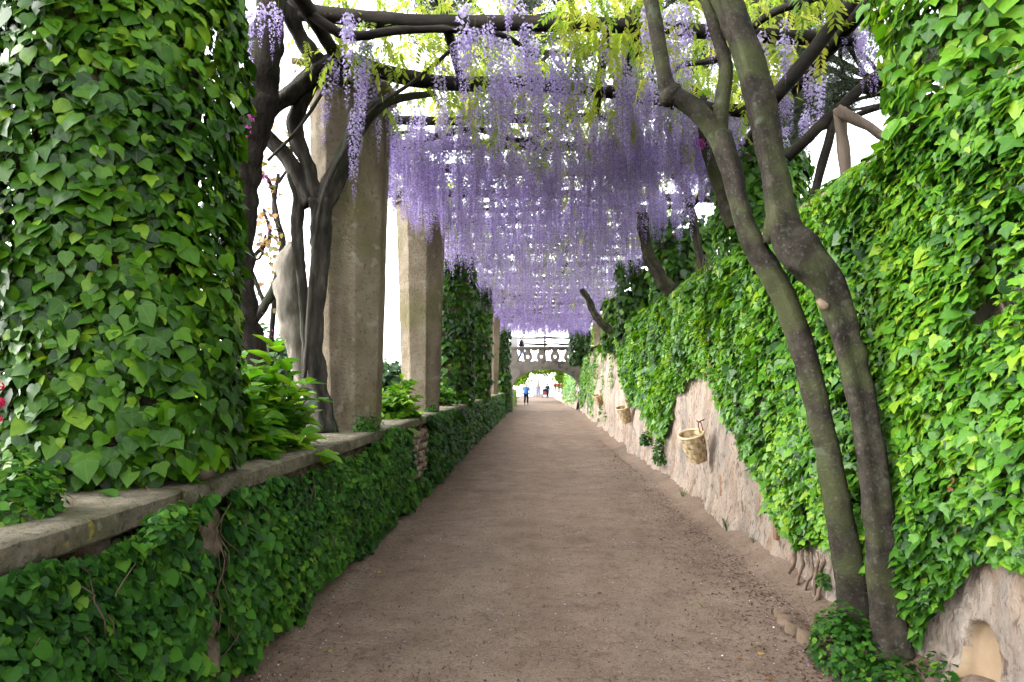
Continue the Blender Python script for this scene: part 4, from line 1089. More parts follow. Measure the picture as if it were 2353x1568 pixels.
# woody stems and rooty feet of the ivy
B = Bag()
for k in range(40):
    y0 = rng.uniform(2.6, 20); lo = float(ivy_low(np.array([y0]))[0])
    pts = []; lo = max(lo, float(ivy_low(np.array([y0 - 0.15])).max()), float(ivy_low(np.array([y0 + 0.15])).max()))
    for t in np.linspace(0, 1, 7):
        z = lo + 0.06 + t * rng.uniform(1.2, 1.8)
        pts.append((wall_x(z) - 0.05, y0 + 0.15 * math.sin(t * 6 + k), z))
    B.add(*tube(pts, np.linspace(0.018, 0.008, 7), sides=5, step=0.12, rough=0.3, seed=k))
mk('stems', *B.get(), M['twig'], iv, kind='stuff')
for k, (x, y, l) in enumerate([(1832, 1300, .3), (1850, 1315, .36), (1866, 1330, .4), (1880, 1335, .42), (1893, 1340, .4)]):
    D = 3640 / (x - VX); q = P(x, y, D); r_ = np.random.default_rng(k)
    pts = []; yy = q[1]
    for t in np.linspace(0, 1, 8):
        z = q[2] + 0.22 - t * l; yy += r_.normal(0, 0.022)
        pts.append((wall_x(z) - 0.06 - 0.1 * np.clip((0.35 - z) / 0.45, 0, 1) ** 1.7 - 0.015 * abs(math.sin(4 * t + k)), yy, max(z, 0.05)))
    V, F = tube(pts, np.linspace(0.010, 0.02, 8) * r_.uniform(0.7, 1.2), sides=9, step=0.02, rough=0.45, lobes=2, twist=14, seed=k, nscale=18)
    mk('root', V, F, M['root'], iv)
# ivy beyond the bridge
y = rng.uniform(44.8, 60, 2600); z = 0.5 + 0.5 * np.sin(y * 1.7) ** 2 * 0 + rng.uniform(0, 1, 2600) ** 0.8 * 3.0 + 0.35 * np.sin(y * 2.1)
pos = np.stack([wall_x(z) + 0.2 - 0.012 * (y - 44) - 0.15 * rng.random(2600), y, z], 1)
e = empty('ivy', (2.5, 50, 0.5), 'light green ivy curtain on the wall seen through the arch', 'ivy')
leafy(e, [IVY_LO], M['ivy'], pos, leaf_frames(np.tile([-1.0, -0.2, 0.3], (2600, 1))), 0.17 * rng.uniform(0.6, 1.3, 2600), rnd_patch(pos, 6, 0.2, 0.6))

# ------------------------------------------------------------------ creeper on the low wall
cr = empty('creeper', (-1.8, 8, 0.2), 'leafy dark green creeper hanging over the low parapet wall', 'creeper')
def wall_creeper(n, y0, y1, size, seed):
    r = np.random.default_rng(seed)
    y = r.uniform(y0, y1, n)
    top = 1.12 + 0.10 * fbm(np.stack([y, 0 * y, 0 * y], 1), 1.3, 301, 3) + np.clip((y - 5.5) / 3, 0, 1) * 0.1
    top = np.minimum(top + np.clip(4.2 - y, 0, 1) * 0.06, 1.27)
    bot = 0.02 + 0.22 * np.abs(noise(np.stack([y, 0 * y, 0 * y], 1), 2.0, 303))
    z = bot + (top - bot) * r.uniform(0, 1, n)
    p = np.stack([0 * y, y, z], 1)
    keep = noise(p, 3.0, 305) + 0.5 * noise(p, 7, 307) > -0.42 - 0.35 * np.clip((y - 4.5) / 4, 0, 1)
    keep &= ~((np.abs(y - 3.74 - 0.14 * (z - 0.6)) < 0.19 + 0.07 * noise(p, 9, 309)) & (z > 0.2))
    keep &= ~((y > 9.45 + 0.25 * noise(p, 3, 311)) & (y < 11.2 + 0.2 * noise(p, 3, 313)) & (z > 0.42 + 0.1 * noise(p, 4, 315)))
    keep &= ~((np.abs(y - 4.42) < 0.12) & (np.abs(z - 0.33) < 0.1))
    y, z, top, p = y[keep], z[keep], top[keep], p[keep]
    lay = r.uniform(0, 1, len(y)) ** 0.7
    th = 0.05 + 0.12 * np.clip((top - z) / 0.25, 0.35, 1) * (0.8 + 0.3 * noise(p, 1.8, 317)) * np.clip(z / 0.3, 0.45, 1)
    x = XL + 0.03 + th * lay + np.where(z > 1.12, 0.06, 0)
    pos = np.stack([x, y, z], 1)
    nrm = unit(np.stack([np.ones(len(y)), -0.15 + 0.2 * noise(p, 1.5, 319), 0.25 + 0 * y], 1))
    rot = leaf_frames(nrm, (-0.2, 0.7), 0.5, 0.35, r)
    sz = size * np.exp(r.normal(-0.1, 0.33, len(y))).clip(0.35, 1.9) * np.where(noise(p, 1.2, 321) > 0.1, 1.2, 0.9)
    return pos, rot, sz, lay
A = [wall_creeper(2600, 0.7, 2.2, 0.06, 10), wall_creeper(13500, 2.2, 4.6, 0.049, 11), wall_creeper(22000, 4.6, 9.0, 0.044, 12), wall_creeper(11000, 9, 16, 0.075, 13), wall_creeper(10000, 16, 43, 0.10, 14)]
pos, rot, sc, lay = [np.concatenate([a[i] for a in A]) for i in range(4)]
leafy(cr, [CREEP, CREEP, CREEP, IVY_A], M['creeper'], pos, rot, sc, rnd_patch(pos, 331, 0.22, 0.48), 300, front=((lay > 0.65) & (pos[:, 1] < 13)).astype(float))
B = Bag()
for k in range(60):
    y0 = rng.uniform(2.4, 8); z0 = rng.uniform(0.5, 1.15); l = rng.uniform(0.2, 0.6)
    pts = [(XL + 0.08 + 0.1 * rng.random(), y0 + 0.2 * t * math.sin(k) + 0.03 * rng.normal(), z0 - l * t) for t in np.linspace(0, 1, 5)]
    B.add(*tube(pts, np.full(5, 0.0035), sides=4, step=0.06, rough=0, seed=k))
mk('stems', *B.get(), M['twig'], cr, kind='stuff')
y = rng.uniform(44.8, 56.8, 1800); z = rng.uniform(0.05, 1.25, 1800); pos = np.stack([XL + 0.05 + 0.12 * rng.random(1800), y, z], 1)
e = empty('creeper', (-1.8, 50, 0.1), 'bright creeper on the far parapet wall beyond the bridge', 'creeper')
leafy(e, [IVY_LO], M['spring_leaf'], pos, leaf_frames(np.tile([1.0, -0.4, 0.3], (1800, 1))), 0.13 * rng.uniform(0.6, 1.3, 1800), rnd_patch(pos, 6, 0.2, 0.35))

# ------------------------------------------------------------------ shrubs
def shrub(name, centre, radii, n_stem, label, cat, mat, tmpl, size, per=9, singles=60, base=0.5, seed=0):
    r = np.random.default_rng(seed)
    c = np.array(centre, float); rad = np.array(radii, float)
    e = empty(name, (c[0], c[1], c[2]), label, cat)
    B = Bag(); P_, Rt, S_, lay = [], [], [], []
    for k in range(n_stem):
        d = unit(r.normal(0, 1, 3) * [1, 1, 0.6] + [0, 0, 0.55]); d[2] = abs(d[2])
        tip = c + d * rad * r.uniform(0.6, 1.02)
        mid = c * 0.5 + tip * 0.5 + np.array([0, 0, 0.06])
        pts = [c + r.normal(0, 0.04, 3) * [1, 1, 0], mid, tip]
        B.add(*tube(pts, [0.011, 0.008, 0.004], sides=5, step=0.12, rough=0.1, seed=k))
        q = spline(pts, 12)
        for i in range(per):
            t = 1 - (i // 2) * (1.2 / per) * r.uniform(0.8, 1.2)
            p = q[int(np.clip(t, 0, 1) * 11)]
            a = i * math.pi / 2 * (1 if i % 2 else 1) + (i % 2) * math.pi + k
            h = np.array([math.cos(a), math.sin(a), 0])
            dirv = unit(h + d * 0.5 + np.array([0, 0, r.uniform(-0.35, 0.4)]))
            up = unit(np.array([0, 0, 1.0]) + d * 0.5 + r.normal(0, 0.25, 3))
            y = -dirv; z = unit(up - y * (up @ y)); x = np.cross(y, z)
            P_.append(p + h * 0.02); Rt.append(np.stack([x, y, z], 1)); S_.append(size * r.uniform(0.6, 1.15) * (1 if i > 3 else 0.9)); lay.append(t)
    P_, Rt, S_ = np.array(P_), np.array(Rt), np.array(S_)
    mk('stems', *B.get(), M['twig'], e, kind='stuff')
    leafy(e, [tmpl], mat, P_, Rt, S_, np.clip(r.normal(base, 0.22, len(P_)), 0.01, 0.99), singles)
    return e
shrub('hydrangea', P(600, 1010, 5.7) * [1, 1, 0] + [0, 0, 1.15], (0.56, 0.5, 1.0), 60, 'large leafy hydrangea bush behind the parapet near the ivy pillar', 'shrub', M['hydrangea'], HYDR, 0.205, 12, 200, 0.6, 1)
shrub('hydrangea', P(530, 1000, 5.0) * [1, 1, 0] + [0, 0, 1.15], (0.42, 0.42, 0.8), 34, 'lower hydrangea growing tight behind the ivy pillar', 'shrub', M['hydrangea'], HYDR, 0.19, 11, 80, 0.4, 2)
shrub('hydrangea', P(905, 935, 10.6) * [1, 1, 0] + [0, 0, 1.18], (0.4, 0.6, 0.78), 38, 'small bright hydrangea between the two bare pillars', 'shrub', M['hydrangea'], HYDR, 0.2, 11, 60, 0.6, 3)
shrub('hydrangea', P(1018, 930, 16.0) * [1, 1, 0] + [0, 0, 1.18], (0.34, 0.6, 0.62), 26, 'dark little hydrangea beside the second bare pillar', 'shrub', M['hydrangea'], HYDR, 0.18, 10, 0, 0.2, 4)
shrub('hydrangea', (-2.7, 49.5, 1.15), (1.0, 2.5, 1.3), 60, 'bright leafy bush above the far parapet beyond the bridge', 'shrub', M['hydrangea'], HYDR, 0.32, 10, 0, 0.6, 5)
shrub('hydrangea', (-2.6, 40.6, 1.15), (0.5, 1.2, 0.9), 30, 'dark shrub at the left foot of the bridge', 'shrub', M['creeper'], HYDR, 0.26, 10, 0, 0.5, 6)
for i, (x, D) in enumerate(((640, 6.6), (470, 7.5), (330, 9.0), (880, 12.0), (690, 9.6), (-300, 4.6), (-700, 6.0), (-100, 7.0), (-900, 3.6))):
    q = P(x, 1000, D)
    shrub('undergrowth', (q[0], q[1], 1.1), (0.45, 0.45, 0.38), 24, ['low green weeds at the foot of the wisteria trunk', 'low weeds on the terrace behind the dark trunk', 'weeds far back on the terrace behind the ivy pillar', 'low weeds behind the small bright hydrangea', 'low weeds behind the pale broken trunk', 'low weeds on the terrace left of the ivy pillar', 'outer weeds far left on the terrace', 'weeds back on the terrace left of the dark trunk', 'weeds close behind the near coping on the left'][i], 'weeds', M['spring_leaf'], LONG, 0.11, 9, 0, 0.35, 20 + i)

def mound(name, c, rad, n, size, label, cat, mat, tmpl, singles=60, base=0.4, seed=0, tilt=(0.2, 1.2)):
    r = np.random.default_rng(seed)
    d = unit(r.normal(0, 1, (n, 3))); d[:, 2] = np.abs(d[:, 2])
    lay = r.uniform(0, 1, n) ** 0.5
    pos = np.array(c) + d * np.array(rad) * (0.55 + 0.45 * lay)[:, None] * (1 + 0.25 * noise(d, 2.5, seed))[:, None]
    e = empty(name, c, label, cat)
    leafy(e, tmpl, mat, pos, leaf_frames(unit(d * [1, 1, 0.6]), tilt, 0.8, 0.3, r), size * r.uniform(0.5, 1.2, n), np.clip(r.normal(base, 0.22, n), 0.01, 0.99), singles, front=(lay > 0.6).astype(float))
    return e
mound('campanula', P(45, 1175, 2.78) * [1, 1, 0] + [-0.02, 0, COP_Z - 0.02], (0.15, 0.2, 0.25), 560, 0.042, 'small round leaved plant spilling over the coping at the left edge', 'plant', M['creeper'], [CREEP], 120, 0.6, 31)
mound('campanula', P(838, 975, 7.75) * [1, 1, 0] + [0.02, 0, COP_Z - 0.02], (0.16, 0.2, 0.2), 300, 0.04, 'small creeping plant at the foot of the first bare pillar', 'plant', M['creeper'], [CREEP], 0, 0.5, 32)
mound('campanula', P(990, 940, 12.6) * [1, 1, 0] + [0.02, 0, COP_Z - 0.02], (0.14, 0.3, 0.14), 160, 0.05, 'little green tuft at the foot of the second bare pillar', 'plant', M['creeper'], [CREEP], 0, 0.5, 33)
mound('campanula', P(360, 1165, 3.15) * [1, 1, 0] + [0.06, 0, COP_Z - 0.16], (0.07, 0.2, 0.15), 230, 0.042, 'leafy tuft climbing over the broken coping edge', 'plant', M['creeper'], [CREEP, IVY_A], 60, 0.6, 34)
mound('campanula', P(1965, 1530, 4.45) * [1, 1, 0] + [-0.06, 0, 0.0], (0.22, 0.33, 0.36), 1000, 0.04, 'round leaved creeping plant round the feet of the leaning trunks', 'plant', M['creeper'], [CREEP], 150, 0.5, 35)
mound('campanula', P(2060, 1590, 4.1) * [1, 1, 0] + [0, 0, 0.0], (0.25, 0.2, 0.17), 420, 0.04, 'low creeping plant in front of the thicker leaning trunk', 'plant', M['creeper'], [CREEP], 60, 0.45, 36)
mound('campanula', P(2150, 1570, 3.95) * [1, 1, 0] + [0.05, 0, 0.05], (0.08, 0.2, 0.2), 160, 0.04, 'sparse creeping plant at the wall foot beside the niche', 'plant', M['creeper'], [CREEP], 30, 0.5, 37)
mound('campanula', P(1893, 1380, 5.5) * [1, 1, 0] + [0.0, 0, 0.2], (0.05, 0.1, 0.12), 90, 0.035, 'tiny grey green rosette on the wall foot by the roots', 'plant', M['creeper'], [CREEP], 0, 0.5, 38)
mound('wall_shrub', P(1483, 1010, 14.6) * [1, 1, 0] + [0.02, 0, 0.5], (0.12, 0.3, 0.3), 220, 0.06, 'dark tuft growing from the plaster wall foot', 'plant', M['creeper'], [CREEP], 0, 0.3, 39)
mound('wall_shrub', P(1512, 1040, 13.0) * [1, 1, 0] + [0.02, 0, 0.3], (0.1, 0.35, 0.5), 260, 0.06, 'straggling greenery below the hanging ivy tongue', 'plant', M['creeper'], [CREEP], 0, 0.4, 40)
# red flower heads at the left edge
rf = empty('red_geranium', P(0, 960, 3.0), 'red flower heads poking in at the left edge beside the ivy', 'flower')
B = Bag(); rv = []
for (x, y) in ((-4, 888), (-2, 925), (-8, 965)):
    c = P(x, y, 2.95)
    for k in range(26):
        d = unit(rng.normal(0, 1, 3)); p = c + d * 0.02; u = unit(np.cross(d, [0.3, 0.2, 1])) * 0.011; v = np.cross(d, u)
        B.add([p - u, p + v, p + u, p - v], [(0, 1, 2, 3)]); rv += [rng.random()] * 4
V, F = B.get(); mk('petals', V, F, M['red_petal'], rf, {'rnd': rv}, kind='stuff')
V, F = tube([P(0, 1180, 2.95), P(-6, 1060, 2.95), P(0, 920, 2.95)], [0.004] * 3, sides=5, rough=0); mk('stem', V, F, M['twig'], rf)

def tuft(x, y, D, n, h, label):
    q = P(x, y, D); q[2] = 0.05 if q[0] > 1.8 else 0.0
    e = empty('grass_tuft', q, label, 'grass tuft')
    B = Bag()
    for k in range(n):
        a = rng.uniform(0, 6.28); l = h * rng.uniform(0.6, 1.1); o = np.array([math.cos(a), math.sin(a), 0])
        b = q + o * 0.015; s = np.array([-o[1], o[0], 0]) * 0.004
        m1, m2 = b + o * l * 0.3 + [0, 0, l * 0.75], b + o * l * 0.8 + [0, 0, l * 0.7]
        B.add([b - s, b + s, m1 + s, m1 - s, m2], [(0, 1, 2, 3), (3, 2, 4)])
    V, F = B.get(); mk('blades', V, F, M['creeper'], e, {'rnd': np.full(len(V), 0.55)})
tuft(1738, 1140, 7.35, 14, 0.2, 'grass tuft at the plaster wall foot below the first basket')
tuft(1925, 1470, 5.0, 12, 0.26, 'grass blades beside the slimmer leaning trunk')
tuft(1672, 1235, 8.2, 10, 0.2, 'small grass tuft by the path edge under the wall')
tuft(1570, 1140, 10.6, 12, 0.17, 'thin grass tuft farther along the wall foot')

# ------------------------------------------------------------------ stone pine, Judas tree, distant trees
def needles(parent, tips, n_per, size, name='crown', mat='needle', seed=3, up=0.3):
    r = np.random.default_rng(seed)
    c = np.repeat(np.asarray(tips), n_per, 0); n = len(c)
    c = c + r.normal(0, size * 0.45, (n, 3))
    d = unit(r.normal(0, 1, (n, 3)) + [0, 0, up]); l = size * r.uniform(0.5, 1.0, n)[:, None]
    s = unit(np.cross(d, r.normal(0, 1, (n, 3)))) * size * 0.028
    V = np.stack([c - s, c + s, c + d * l], 1).reshape(-1, 3)
    F = np.arange(n * 3).reshape(-1, 3)
    return mk(name, V, F, M[mat], parent, {'rnd': np.repeat(r.random(n), 3)}, False, 'stuff')

def branchy(start, direction, length, radius, depth, r, B, tips, spread=0.55, upward=0.05, sides=6, seg=4, bend=0.16):
    pts = [np.array(start, float)]; d = unit(np.array(direction, float))
    for i in range(seg):
        d = unit(d + r.normal(0, bend, 3) + [0, 0, upward]); pts.append(pts[-1] + d * length / seg)
    B.add(*tube(pts, np.linspace(radius, radius * 0.55, len(pts)), sides=sides, step=max(0.15, length / 8), rough=0.12, seed=int(r.integers(999))))
    if depth == 0:
        tips += [pts[-1], pts[-2], (pts[-1] + pts[-2]) / 2, pts[-3]]; return
    for i in range(3 if depth > 1 else 4):
        k = r.integers(1, len(pts)) if i else len(pts) - 1
        branchy(pts[k], unit(d + r.normal(0, spread, 3)), length * r.uniform(0.55, 0.75), radius * 0.55, depth - 1, r, B, tips, spread, upward, max(4, sides - 1), 3, bend)

pine = empty('pine_tree', P(575, 830, 7.0) * [1, 1, 0] + [0, 0, 1.1], 'dark barked pine trunk rising right behind the near ivy pillar', 'tree')
V, F = pxtube([(585, 850, 40, 7.0), (570, 790, 34, 7.0), (556, 700, 32, 7.0), (548, 560, 32, 7.0), (560, 430, 34, 7.0), (572, 330, 40, 7.0), (594, 220, 40, 7.0), (612, 110, 36, 7.0), (625, 0, 33, 7.05), (640, -150, 30, 7.2), (690, -420, 27, 7.8), (760, -700, 24, 8.6)], sides=18, step=0.06, rough=0.2, seed=41, nscale=7)
mk('trunk', V, F, M['bark_pine'], pine)
B, tips = Bag(), []; r = np.random.default_rng(12)
st = P(735, -600, 8.3)
for d in ((0.5, 0.8, 0.15), (0.1, 0.9, 0.1), (0.9, 0.5, 0.2), (-0.5, 0.8, 0.3), (-0.8, -0.3, 0.3), (0.3, 0.5, 0.5), (0.75, 0.75, 0.0)):
    branchy(st, d, 3.4, 0.10, 2, r, B, tips, 0.5, 0.02)
mk('branches', *B.get(), M['bark_pine'], pine, kind='stuff')
needles(pine, tips, 150, 0.3)
pine2 = empty('pine_tree', (10.5, 19, 3.3), 'umbrella pine with dark needles above the tall wall at upper right', 'tree')
B, tips = Bag(), []; r = np.random.default_rng(5)
B0 = tube([(10.5, 19, 3.2), (10.2, 18.6, 6), (9.6, 17.8, 9.2)], [0.3, 0.24, 0.16], sides=10, step=0.3, seed=6)
mk('trunk', *B0, M['bark_pine'], pine2)
for d in ((-0.9, -0.35, 0.05), (-0.8, 0.1, 0.25), (-0.6, -0.7, 0.1), (0.4, -0.6, 0.3), (0.5, 0.6, 0.3), (-0.3, 0.8, 0.3), (-0.95, -0.05, -0.05), (-0.6, -0.2, 0.5), (-1, -0.2, -0.15), (-0.9, 0.3, 0.1), (-0.8, -0.5, 0.3)):
    branchy((9.6, 17.8, 9.2), d, 3.3, 0.1, 2, r, B, tips, 0.5, 0.04)
mk('branches', *B.get(), M['bark_pine'], pine2, kind='stuff')
needles(pine2, tips, 200, 0.34, seed=9)
pine3 = empty('pine_tree', (3.6, 24, 3.3), 'dark pine crown glimpsed above the middle of the pergola', 'tree')
B, tips = Bag(), []; r = np.random.default_rng(8)
mk('trunk', *tube([(4.6, 25, 3.2), (4.2, 24.5, 8), (2.2, 22, 12.5)], [0.3, 0.24, 0.16], sides=10, step=0.3, seed=7), M['bark_pine'], pine3)
for d in ((-0.9, -0.5, 0.0), (-0.7, -0.7, -0.1), (0.2, -0.9, -0.1), (0.8, -0.5, 0.1), (-0.9, 0.2, 0.1), (0.1, -0.5, 0.4)):
    branchy((2.2, 22, 12.3), d, 3.6, 0.12, 2, r, B, tips, 0.5, 0.0)
mk('branches', *B.get(), M['bark_pine'], pine3, kind='stuff')
needles(pine3, tips, 150, 0.36, seed=10)

# Judas tree: bare crooked boughs, pink flowers on the wood, coppery young leaves
jt = empty('judas_tree', P(640, 850, 10.5) * [1, 1, 0] + [0, 0, 1.1], 'crooked small tree with pink blossom and coppery leaves behind the pale trunk', 'tree')
B, flow, leafp = Bag(), [], []
for pts in ([(600, 880, 15, 10.5), (575, 760, 12, 10.5), (610, 700, 11, 10.5), (635, 650, 10, 10.5), (650, 560, 8, 10.5), (630, 480, 6, 10.5), (640, 400, 4, 10.5)], [(610, 705, 6, 10.5), (585, 640, 5, 10.5), (575, 600, 5, 10.5), (620, 545, 5, 10.5), (605, 480, 3, 10.5)],
            [(618, 860, 7, 11), (628, 720, 6, 11), (640, 600, 5, 11)], [(650, 560, 5, 10.5), (620, 420, 4, 10.4), (595, 400, 3, 10.4), (590, 350, 3, 10.4)], [(640, 420, 4, 10.5), (670, 370, 3, 10.5), (665, 320, 3, 10.5)],
            [(575, 600, 3, 10.5), (600, 590, 3, 10.5), (610, 540, 3, 10.5)]):
    B.add(*pxtube(pts, sides=7, step=0.1, rough=0.15, seed=len(pts)))
    q = spline([P(a, b, d) for a, b, c, d in pts], 40)
    flow.append(q[12:]); leafp.append(q[24:])
mk('branches', *B.get(), M['bark_vine'], jt, kind='stuff')
flow = np.concatenate(flow); leafp = np.concatenate(leafp)
sel = flow[noise(flow, 2.2, 51) > 0.15]
c = np.repeat(sel, 9, 0) + rng.normal(0, 0.045, (len(sel) * 9, 3)); n = len(c)
leafy(jt, [LONG], M['pink'], c, leaf_frames(unit(rng.normal(0, 1, (n, 3)))), 0.05 * rng.uniform(0.6, 1.3, n), rng.uniform(0, 0.7, n), 0, 'blossom')
c = np.repeat(leafp, 2, 0) + rng.normal(0, 0.12, (len(leafp) * 2, 3)); n = len(c)
leafy(jt, [IVY_A], M['copper_leaf'], c, leaf_frames(unit(rng.normal(0, 1, (n, 3)) + [0, 0, 0.5])), 0.1 * rng.uniform(0.6, 1.2, n), rng.uniform(0.1, 0.95, n), 30)
for i, (x, y, D, lab) in enumerate(((566, 298, 6.72, 'magenta blossom tuft with red leaves on the dark pine trunk'), (572, 262, 6.72, 'small pink blossom tuft higher on the dark pine trunk'), (692, 0, 6.9, 'magenta blossom hanging at the top edge beside the slanting limb'), (1612, 330, 8.2, 'magenta blossom speck among the flowers left of the trunks'))):
    q = P(x, y, D); e = empty('pink_blossom', q, lab, 'blossom')
    c = q + rng.normal(0, 0.022, (70, 3)) * [1, 0.6, 1.5]
    leafy(e, [LONG], M['pink'], c, leaf_frames(unit(rng.normal(0, 1, (70, 3)))), 0.035 * rng.uniform(0.6, 1.3, 70), rng.uniform(0.3, 1, 70), 0, 'petals')

def crown_tree(name, base, height, crown_c, crown_r, n, size, mat, label, seed, bark='bark_vine', trunk_r=0.14, lo=(IVY_LO,)):
    r = np.random.default_rng(seed)
    e = empty(name, base, label, 'tree')
    b, cc, cr_ = np.array(base, float), np.array(crown_c, float), np.array(crown_r, float)
    B = Bag(); B.add(*tube([b, b * 0.5 + cc * 0.5 + r.normal(0, 0.1, 3), cc], [trunk_r, trunk_r * 0.75, trunk_r * 0.4], sides=8, step=0.3, seed=seed))
    for k in range(9):
        d = unit(r.normal(0, 1, 3)); B.add(*tube([cc - [0, 0, cr_[2] * 0.3], cc + d * cr_ * 0.45, cc + d * cr_ * 0.85], [trunk_r * 0.4, trunk_r * 0.2, trunk_r * 0.1], sides=5, step=0.4, seed=k))
    mk('trunk', *B.get(), M[bark], e)
    d = unit(r.normal(0, 1, (n, 3))); rr = r.uniform(0.25, 1, n) ** 0.5 * (0.8 + 0.35 * fbm(d, 2.1, seed, 3))
    pos = cc + d * cr_ * rr[:, None]
    keep = fbm(pos, 1.2 / cr_.mean() * 2.5, seed + 1, 2) > -0.55
    pos, d = pos[keep], d[keep]
    leafy(e, list(lo), mat, pos, leaf_frames(unit(d + [0, 0, 0.3]), (0, 1.0), 0.9, 0.5, r), size * r.uniform(0.6, 1.2, len(pos)), np.clip(r.normal(0.5, 0.25, len(pos)), 0, 1), 0, 'crown')
    return e
# beyond the bridge
crown_tree('garden_tree', (-3.4, 68, 1.0), 4, (-1.9, 66, 2.75), (1.7, 4, 1.5), 2600, 0.26, M['spring_leaf'], 'light green tree arching over the far path from the parapet side', 61)
crown_tree('garden_tree', (3.9, 66, 0.8), 4, (2.9, 66, 2.8), (1.7, 4, 1.5), 2400, 0.26, M['spring_leaf'], 'light green tree over the far path on the tall wall side', 62)
mid_tree = crown_tree('garden_tree', (4.4, 61.5, 3.3), 2, (0.5, 62, 3.25), (3.0, 3, 0.75), 2600, 0.22, M['spring_leaf'], 'pale foliage hanging low just behind the bridge arch', 63)
c = np.array([0.9, 59.6, 3.7]) + rng.normal(0, 1, (420, 3)) * [0.8, 0.5, 0.28]
leafy(mid_tree, [LONG], M['pink'], c, leaf_frames(unit(rng.normal(0, 1, (420, 3)))), 0.2 * rng.uniform(0.6, 1.2, 420), rng.uniform(0, 0.6, 420), 0, 'blossom')
crown_tree('garden_tree', (5.2, 54, 3.3), 4, (4.2, 53, 5.3), (1.9, 2, 1.5), 1500, 0.22, M['spring_leaf'], 'yellow green shrub tree behind the right end of the bridge', 64)
crown_tree('garden_tree', (-6.0, 95, 0), 6, (-5.5, 92, 3.8), (3.4, 4, 2.6), 1800, 0.4, M['far_leaf'], 'dark tree at the far end left of the bright opening', 65)
# left, beyond the terrace
for i, (x, D, w, h, lab) in enumerate(((640, 30, 2.2, 2.3, 'hazy blue green tree far behind the pale broken trunk'), (500, 34, 3.0, 2.6, 'distant rounded tree behind the hydrangea'), (890, 44, 2.0, 1.8, 'distant tree seen between the two bare pillars'), (760, 40, 3.0, 2.2, 'distant tree behind the first bare pillar'))):
    q = P(x, 880, D)
    crown_tree('distant_tree', (q[0], D, 0.4), 3, (q[0], D, 0.6 + h * 0.85), (w, w, h * 0.75), 1700, 0.3, M['far_leaf'], lab, 70 + i)
crown_tree('distant_tree', (14, 34, 3.3), 3, (14.5, 34, 8.6), (4, 3, 2.3), 1700, 0.4, M['far_leaf'], 'grey green treetop beyond the log fence at upper right', 80)

for i, (x, D, h, lab) in enumerate(((8.5, 1.5, 8.2, 'unseen tree added to block skylight on the upper terrace beside the near ivy pillar'), (9.6, 7.5, 8.6, 'unseen tree added to block skylight on the upper terrace behind the bright ivy'), (12.0, 13.5, 8.4, 'unseen tree added to block skylight on the upper terrace behind the log fence'))):
    crown_tree('sky_block_tree', (x, D, 3.4), 4, (x, D, h), (3.4, 3.2, 3.6), 2600, 0.42, M['far_leaf'], lab, 90 + i, 'bark_pine', 0.22)  # trees out of view, added to cut skylight from the right
# log trellis behind the bridge balustrade
tl = empty('log_trellis', (0.5, 44.45, 3.12), 'rustic log trellis rails behind the bridge balustrade', 'trellis')
for z, x0, x1 in ((4.72, -2.0, 2.6), (4.6, -2.0, 2.5), (4.42, -1.0, 1.9), (4.30, -0.9, 2.3), (4.2, -1.2, 2.5)):
    log((x0, 44.42 + rng.uniform(-.06, .06), z), (x1, 44.42 + rng.uniform(-.06, .06), z + rng.uniform(-0.05, 0.05)), 0.042, int(z * 100), 0.03, 'rail', 'beam', tl, 7)
for x in (0.5, -1.9): log((x, 44.42, 3.1), (x, 44.42, 4.8), 0.07, 720 + int(x), 0.01, 'post', 'beam', tl, 7)

